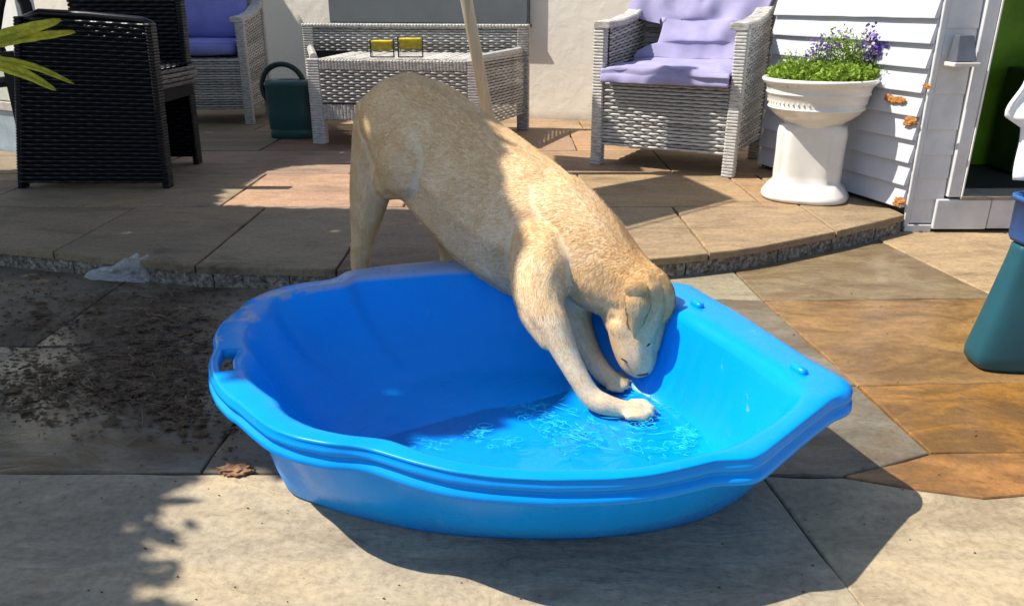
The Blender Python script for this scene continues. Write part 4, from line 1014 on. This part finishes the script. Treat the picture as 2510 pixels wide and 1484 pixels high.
# ears
EAR = Mat('golden_ear', rough=.7, spec=.2); w = EAR.wcoord(); EAR.col(EAR.ramp(EAR.noise(w, 30, 5), [(.3, (.50,.30,.12)), (.7, (.64,.43,.2))])); EAR.bump(EAR.noise(w, 120, 4), .4, .002)
def ear(pts, wid, thick=.006, curl=.012):
    P = [aty(a, b, y) for a, b, y in pts]; n = len(P); mb = MB(); Q = []
    for i in range(n-1):
        for k in range(5):
            t = k/5; p0_ = P[max(i-1,0)]; p3_ = P[min(i+2,n-1)]; a, b = P[i], P[i+1]
            Q.append(.5*((2*a)+(b-p0_)*t+(2*p0_-5*a+4*b-p3_)*t*t+(3*a-p0_-3*b+p3_)*t**3))
    Q.append(P[-1]); n = len(Q); rr = []
    for i, p in enumerate(Q):
        s = i/(n-1); d = (Q[min(i+1,n-1)]-Q[max(i-1,0)]).normalized(); side = d.cross(Vector((0,-1,.1))).normalized(); out = side.cross(d).normalized()
        if out.y > 0: out = -out
        ww = interp([(0,wid[0]),(.35,wid[1]),(.7,wid[2]),(1,wid[3])], s); ring = []
        for k in range(12):
            a = 2*math.pi*k/12; x = math.cos(a); z = math.sin(a); ring.append(p+side*ww*x+out*(thick*z*(1-.4*x*x)-curl*x*x*(.5+.5*s)))
        rr.append(ring)
    mb.rings(rr, capA=True, capB=True); o = build(mb, 'ear', EAR.m, dog, True); fix_normals(o.data); return o
e1 = ear([(1566,704,1.446),(1566,735,1.429),(1563,768,1.425),(1558,800,1.430),(1552,834,1.440)], (.022,.026,.018,.002), thick=.0035, curl=.011)
e2 = ear([(1612,676,1.478),(1630,706,1.470),(1636,745,1.468),(1628,775,1.468),(1614,800,1.468)], (.012,.018,.015,.003), thick=.004, curl=.008)
def lump(name, px, py, y, rad, m, rot, parent=dog):
    bm = bmesh.new(); bmesh.ops.create_icosphere(bm, subdivisions=3, radius=1); c = aty(px, py, y); Mr = Matrix.Rotation(rot, 3, 'Y')
    for v in bm.verts:
        q_ = v.co.copy(); q_ *= 1+.12*noise.noise(q_*1.5+Vector((px,0,0))); v.co = c+Mr @ Vector((q_.x*rad[0], q_.y*rad[1], q_.z*rad[2]))
    me = bpy.data.meshes.new(name); bm.to_mesh(me); bm.free(); return obj(name, me, m, parent, True)
e3 = lump('ear_fold', 1562, 712, 1.441, (.0245,.0115,.018), EAR.m, R(20))
# nose, eye, mouth
NOSE = simple('dark_pink_nose', (.09,.055,.045), .35, .5)
def blob(name, px, py, y, r, sc, m, rot=(0,0,0)):
    bm = bmesh.new(); bmesh.ops.create_icosphere(bm, subdivisions=3, radius=r); me = bpy.data.meshes.new(name); bm.to_mesh(me); bm.free()
    o = obj(name, me, m, dog, True); o.location = aty(px, py, y); o.scale = sc; o.rotation_euler = rot; return o
blob('nose', 1570, 912, 1.444, .013, (1.3,.8,.55), NOSE)
blob('eye', 1586, 846, 1.4365, .0055, (1.3,.5,.42), simple('dark_eye', (.01,.008,.006), .1, .5), (0,R(-35),0))
blob('mouth', 1533, 884, 1.437, .008, (1.5,.4,.22), simple('dark_lip', (.05,.03,.03), .5, .4), (0,R(28),0))
CLAW = simple('claw', (.32,.24,.17), .4, .5)
for a, b, y in ((1597,994,1.386),(1608,1006,1.366),(1605,1019,1.348),(1588,1028,1.332),(1536,923,1.486),(1546,934,1.471),(1543,948,1.454)):
    blob('claw', a, b, y, .0036, (1.5,.6,.6), CLAW, (0,R(25),0))
# fur: thousands of short tapered blades lying along the coat
def fur(me, count, mat, name, parent, lenk=1.0, wid=.0007, flow=None):
    n = len(me.vertices); co_ = np.empty(n*3); me.vertices.foreach_get('co', co_); co_ = co_.reshape(-1, 3)
    me.calc_loop_triangles(); nt_ = len(me.loop_triangles); tri = np.empty(nt_*3, int); me.loop_triangles.foreach_get('vertices', tri); tri = tri.reshape(-1, 3)
    nv = np.empty(n*3); me.vertices.foreach_get('normal', nv); nv = nv.reshape(-1, 3)
    a, b, c = co_[tri[:,0]], co_[tri[:,1]], co_[tri[:,2]]; ar = np.linalg.norm(np.cross(b-a, c-a), axis=1)
    # skip the faces that look away from both camera side and above only lightly
    idx = np.random.choice(nt_, count, p=ar/ar.sum()); u = np.random.rand(count); v = np.random.rand(count); k = u+v > 1; u[k] = 1-u[k]; v[k] = 1-v[k]
    T = tri[idx]; p = co_[T[:,0]]*(1-u-v)[:,None]+co_[T[:,1]]*u[:,None]+co_[T[:,2]]*v[:,None]; nn = nv[T[:,0]]*(1-u-v)[:,None]+nv[T[:,1]]*u[:,None]+nv[T[:,2]]*v[:,None]
    nn /= np.linalg.norm(nn, axis=1)[:,None]+1e-9
    C = np.array([q[0][:] for q in PRIM]); RR = np.array([q[1] for q in PRIM]); FL = np.array([q[3][:] for q in PRIM]); FU = np.array([q[4] for q in PRIM])
    fl_ = np.empty((count, 3)); L = np.empty(count)
    for s in range(0, count, 4000):
        d = np.linalg.norm(p[s:s+4000,None]-C[None], axis=2)-RR[None]; 
        wgt = np.exp(-np.maximum(d-d.min(axis=1)[:,None], 0)/.035); wgt /= wgt.sum(axis=1)[:,None]
        fl_[s:s+4000] = wgt @ FL; L[s:s+4000] = wgt @ FU
    sw = np.array([noise.noise_vector(Vector(q)*9)[:] for q in p.tolist()])
    fl_ = fl_+np.array([0,0,-.45])+sw*.42+np.random.normal(0, 1, (count, 3))*np.where(np.random.rand(count) < .14, .6, .09)[:,None]
    fl_ -= nn*(fl_*nn).sum(axis=1)[:,None]; fl_ /= np.linalg.norm(fl_, axis=1)[:,None]+1e-9
    side = np.cross(nn, fl_); L = L*lenk*np.random.uniform(.6, 1.25, count); w = wid*np.random.uniform(.7, 1.4, count); L = L*np.where(np.random.rand(count) < .15, 1.5, 1.0)
    lift = np.random.uniform(.03, .13, count)[:,None]
    p0_ = p-nn*.001; p1_ = p+fl_*(L*.5)[:,None]+nn*lift*(L*.5)[:,None]; p2_ = p+fl_*L[:,None]+nn*lift*(L*.55)[:,None]
    W_ = (side*w[:,None]); VV = np.stack([p0_-W_, p0_+W_, p1_-W_*.8, p1_+W_*.8, p2_], axis=1).reshape(-1, 3)
    m = bpy.data.meshes.new(name); m.vertices.add(count*5); m.vertices.foreach_set('co', VV.ravel())
    base_ = np.arange(count)*5; loops = np.stack([base_, base_+1, base_+3, base_+2, base_+2, base_+3, base_+4], axis=1).ravel()
    m.loops.add(count*7); m.loops.foreach_set('vertex_index', loops); m.polygons.add(count*2)
    st = np.stack([np.arange(count)*7, np.arange(count)*7+4], axis=1).ravel(); m.polygons.foreach_set('loop_start', st); m.polygons.foreach_set('loop_total', np.tile([4,3], count))
    m.update(calc_edges=True); o = obj(name, m, mat, parent); o['kind'] = 'stuff'; return o
fur(dme2, 175000, FURH.m, 'fur', dog, 1.15, .00048)
EARH = Mat('ear_hair', rough=.65, spec=.2); w = EARH.wcoord(); EARH.col(EARH.ramp(EARH.noise(w, 30, 5), [(.3, (.52,.31,.12)), (.7, (.68,.46,.22))]))
for e in (e1, e2, e3): fur(e.data, 4500, EARH.m, 'ear_fur', e, .8, .0006)

# ------------------------------------------------------------------ litter and small things on the left paving
FILM = bpy.data.materials.new('clear_film'); FILM.use_nodes = True; _b = FILM.node_tree.nodes['Principled BSDF']; _b.inputs['Base Color'].default_value = (.75,.78,.8,1); _b.inputs['Roughness'].default_value = .2; _b.inputs['Alpha'].default_value = .3
bm = bmesh.new(); bmesh.ops.create_icosphere(bm, subdivisions=5, radius=1)
for v in bm.verts:
    c = v.co.copy(); k = noise.ridged_multi_fractal(c*1.7, 1, 2, 5, 1, 2)*.28+noise.noise(c*6)*.18
    x = c.x; hgt = .3+.7*max(0, x+.2)
    v.co = Vector((c.x*.085*(1+k*.3), c.y*.03*(1+k), max(-.3, c.z)*.035*hgt*(1+k*1.3)+.012))
me = bpy.data.meshes.new('plastic_film'); bm.to_mesh(me); bm.free(); o = obj('plastic_film', me, FILM); p = atz(290, 697, 0); o.location = (p.x, p.y+.035, .004); o.rotation_euler = (0,0,R(8)); o.scale = (1.15,1,1.6)
tag(o, 'crumpled clear plastic film lying against the patio step on the left', 'plastic film')
LIT = simple('dry_litter', (.13,.085,.05), .9, .2, .5, 30, .4, .003); TW = simple('twig', (.26,.19,.13), .9, .2, .3, 30)
lb = MB(); tb = MB()
def litter(px, py, k, sx, sy):
    for i in range(k):
        p = atz(px+random.gauss(0, sx), py+random.gauss(0, sy), .002)
        if p.y > yk(p.x)-.01 or p.y < 1.15: continue
        if random.random() < .95:
            s = random.uniform(.002,.007)*(2.2 if random.random() < .09 else 1); a = random.uniform(0, 6.28); n_ = random.randint(4,6)
            pts = [Vector((p.x+s*random.uniform(.5,1.2)*math.cos(a+6.28*j/n_)*1.5, p.y+s*random.uniform(.4,1)*math.sin(a+6.28*j/n_), p.z+random.uniform(0,.005))) for j in range(n_)]
            lb.add(pts+[Vector((p.x,p.y,p.z+random.uniform(.002,.007)))], [(j,(j+1)%n_,n_) for j in range(n_)])
        else:
            a = random.uniform(0, 6.28); L = random.uniform(.008,.032); d = Vector((math.cos(a), math.sin(a), random.uniform(-.05,.12)))*L; q = p+Vector((0,0,.003))
            tb.tube([q-d, q+Vector((random.gauss(0,.003),random.gauss(0,.003),.001)), q+d], [.0012,.0011,.0006], 4)
for a in ((380,880,700,110,60),(250,960,500,150,45),(420,780,260,90,40),(100,800,200,80,40),(440,1000,260,40,40),(120,930,200,90,30),(300,740,160,90,25),(80,700,90,60,25),(560,1060,30,20,30),(620,720,60,80,20)): litter(*a)
for i in range(160):
    p = atz(random.uniform(0,2400), random.uniform(700,1480), .001)
    if p.y < yk(p.x)-.02 and (p.xy-PC).length > .3:
        s = random.uniform(.0012,.003); lb.add([(p.x-s,p.y,.001),(p.x+s,p.y-s*.5,.001),(p.x,p.y+s,.001),(p.x,p.y,.001+s)], [(0,1,3),(1,2,3),(2,0,3)])
db = MB()
def px_limit(p): return p.x < -.3
for cxp, cyp, kk, sxp, syp in ((380,900,420,110,50),(230,985,260,120,26),(460,850,200,60,50),(120,820,160,90,30),(455,950,130,14,60),(430,720,60,60,14)):
    for i in range(kk):
        p = atz(cxp+random.gauss(0, sxp), cyp+random.gauss(0, syp), .001)
        if p.y > yk(p.x)-.015 or (p.y < 1.2 and px_limit(p)) or noise.noise(Vector((p.x*7, p.y*9, 4))) < -.08: continue
        s = min(.0075, abs(random.gauss(.0025,.003))+.001)*(.7 if p.y < 1.2 else 1); n_ = 6; a = random.uniform(0,6.28)
        ring = [Vector((p.x+s*1.4*random.uniform(.6,1.2)*math.cos(a+6.28*j/n_), p.y+s*random.uniform(.6,1.2)*math.sin(a+6.28*j/n_), -.001)) for j in range(n_)]
        db.add(ring+[Vector((p.x+random.gauss(0,s*.3), p.y, s*random.uniform(.35,.8)))], [(j,(j+1)%n_,n_) for j in range(n_)])
tag(build(db, 'soil_crumbs', simple('damp_dark_soil', (.05,.034,.024), .55, .5, .5, 80, .6, .003)), 'damp dark soil crumbs trodden over the shaded paving', 'soil', kind='stuff')
tag(build(lb, 'leaf_litter', LIT), 'dry brown leaf litter scattered over the left paving', 'leaf litter', kind='stuff')
tag(build(tb, 'twigs', TW), 'thin dry twigs scattered among the leaf litter', 'twigs', kind='stuff')
bm = bmesh.new(); bmesh.ops.create_icosphere(bm, subdivisions=4, radius=1)
for v in bm.verts:
    c = v.co.copy(); k = 1+.5*noise.noise(c*3)+.2*noise.noise(c*8); v.co = Vector((c.x*.03*k, c.y*.018*k, c.z*.006*k))
me = bpy.data.meshes.new('clod'); bm.to_mesh(me); bm.free(); o = obj('dried_clod', me, simple('orange_brown_earth', (.27,.15,.085), .95, .2, .5, 40, .9, .006), None, True); o.location = atz(580,1150,.004); 
tag(o, 'orange brown dried earth clod at the paving joint left of the pool', 'clod')

# ------------------------------------------------------------------ shade: tree on the left, unseen bar and sheets added overhead
def lift(x, y, h): t = h/SD.z; return Vector((x+SD.x*t, y+SD.y*t, h))     # point at height h whose shadow lands on (x, y)
C1 = [(-.46,.3),(-.50,.78),(-.56,.88),(-.64,1.04),(-.66,1.12),(-.60,1.17),(-.58,1.22),(-.42,1.24),(-.32,1.19),(-.21,1.16),(-.15,1.27),(-.04,1.34),(.08,1.39),(.20,1.50),(.29,1.64),(.37,1.83),(.32,2.3),(.1,2.72),(-.3,2.86),(-1.10,2.92),(-1.18,3.1),(-1.22,3.55),(-.92,3.82),(-.62,3.93),(-.85,4.4),(-1.08,5.0),(-1.10,6.6),(-3.2,6.6),(-3.3,.3)]
holes = [[(-3.2,3.62),(-1.70,3.62),(-1.70,4.5),(-3.2,4.5)]]
tree = empty('garden_tree', (-3.35, 1.0, 0)); tag(tree, 'leafy garden tree overhanging from the left and shading the patio', 'tree')
N = 26000; P = []
while len(P) < N:
    x = random.uniform(-3.3, .4); y = random.uniform(.3, 6.6)
    if not inpoly(x+.03*noise.noise(Vector((x*9,y*9,0))), y+.03*noise.noise(Vector((x*9,y*9,7))), C1): continue
    if any(inpoly(x, y, h) for h in holes): continue
    P.append((x, y))
Vl = []; Fl = []
tang = Vector((SD.y, -SD.x, 0)).normalized(); t2 = SD.cross(tang)
for i, (x, y) in enumerate(P):
    h = random.uniform(1.9, 2.9); c = lift(x, y, h); s = random.uniform(.038,.062)
    a = random.uniform(0, 6.28); d = (tang*math.cos(a)+t2*math.sin(a)+SD*random.uniform(-.4,.4)).normalized(); e = SD.cross(d).normalized()*.55+SD*random.uniform(-.15,.15)
    b = len(Vl); Vl += [c-d*s, c-d*s*.3+e*s, c+d*s*.4+e*s*.8, c+d*s, c+d*s*.4-e*s*.8, c-d*s*.3-e*s]; Fl.append((b,b+1,b+2,b+3,b+4,b+5))
rf_ = random.Random(11); yy = .62
while yy < 1.16:      # loose twigs of bigger leaves along the near edge of the crown
    xe = -.46-.20*max(0, (yy-.62)/.5); L_ = rf_.uniform(.05, .14)
    for k in range(rf_.randint(3, 6)):
        gx = xe+L_*rf_.uniform(-.1, 1.0); gy = yy+rf_.gauss(0, .018); h = rf_.uniform(1.5, 1.75); c = lift(gx, gy, h); s = rf_.uniform(.018,.034)
        a = rf_.gauss(-.5, .6); d = (Vector((1,0,0))*math.cos(a)+Vector((0,1,0))*math.sin(a)); d = (d-SD*d.dot(SD)).normalized(); e = SD.cross(d).normalized()*.45
        b = len(Vl); Vl += [c-d*s, c-d*s*.3+e*s, c+d*s*.4+e*s*.8, c+d*s*1.3, c+d*s*.4-e*s*.8, c-d*s*.3-e*s]; Fl.append((b,b+1,b+2,b+3,b+4,b+5))
    yy += rf_.uniform(.035, .07)
me = bpy.data.meshes.new('crown'); me.from_pydata([tuple(v-tree.location) for v in Vl], [], Fl); me.update(); o = obj('crown', me, LEAF, tree); o['kind'] = 'stuff'
mb = MB(); mb.tube([(0,0,0),(.05,.02,.6),(0,.08,1.3),(.15,.2,2.0),(.5,.6,2.5)], [.14,.11,.10,.08,.05], 12); build(mb, 'trunk', BARK, tree, True)
for e in ((.9,.2,2.5),(1.0,1.6,2.6),(.4,3.4,2.6),(1.6,1.0,2.5),(-.2,1.8,2.4)):
    mb = MB(); mb.tube([(.1,.2,1.8), (e[0]*.5,e[1]*.5,2.25), e], [.05,.035,.012], 8); build(mb, 'limb', BARK, tree, True)
# unseen bar and two sheets, added to cast shadows around the armchair
q = [atz(a, b, PZ) for a, b in ((1450,462),(1660,425),(1800,487),(1530,556))]
lnA = atz(1536, 562, PZ); lnB = atz(1800, 492, PZ); d = (lnB-lnA); H_ = 2.1
L0 = lift(lnA.x-d.x*5.5, lnA.y-d.y*5.5, H_-0); L1 = lift(lnB.x+d.x*2.6, lnB.y+d.y*2.6, H_)
def lf(p, h): t = (h-PZ)/SD.z; return Vector((p.x+SD.x*t, p.y+SD.y*t, h))
L0 = lf(lnA-d*5.5, H_); L1 = lf(lnB+d*2.6, H_)
mb = MB(); mb.tube([lf(lnA-d*.06, H_), lf(lnB+d*.02, H_)], .006, 6); 
line = tag(build(mb, 'blocker_bar', simple('blocker_wood', (.4,.35,.28))), 'thin unseen bar above the patio, added to cast a narrow shadow', 'blocker')
mb = MB()
for k in (.05,.95):
    a = lf(lnA.lerp(lnB, k), H_); mb.tube([a, a+Vector((0,0,.5))], .003, 5)
build(mb, 'blocker_cord', simple('blocker_cord', (.5,.5,.45)), line)
def blocker_sheet(Q, hs_, name, lab):
    mb = MB(); g = []
    for j in range(13):
        row = []
        for i in range(13):
            u, v = i/12, j/12; p = Q[3].lerp(Q[2], u).lerp(Q[0].lerp(Q[1], u), v); row.append(lf(p, H_-.01-.25*v+.02*math.sin(u*7+v*3)))
        g.append(row)
    mb.rings(g, close=False); o = build(mb, name, simple(name+'_cotton', (.45,.42,.4), .9), None, True); o.modifiers.new('t','SOLIDIFY').thickness = .004
    return tag(o, lab, 'blocker_sheet')
blocker_sheet(q, 0, 'square_blocker', 'square unseen sheet added above the patio to shadow the paving')
q2 = [Vector((x, y, PZ)) for x, y in ((.22,4.02),(.62,3.86),(.62,3.60),(.20,3.62))]
blocker_sheet(q2, 0, 'small_blocker', 'small unseen sheet added above the patio to shade the armchair front')
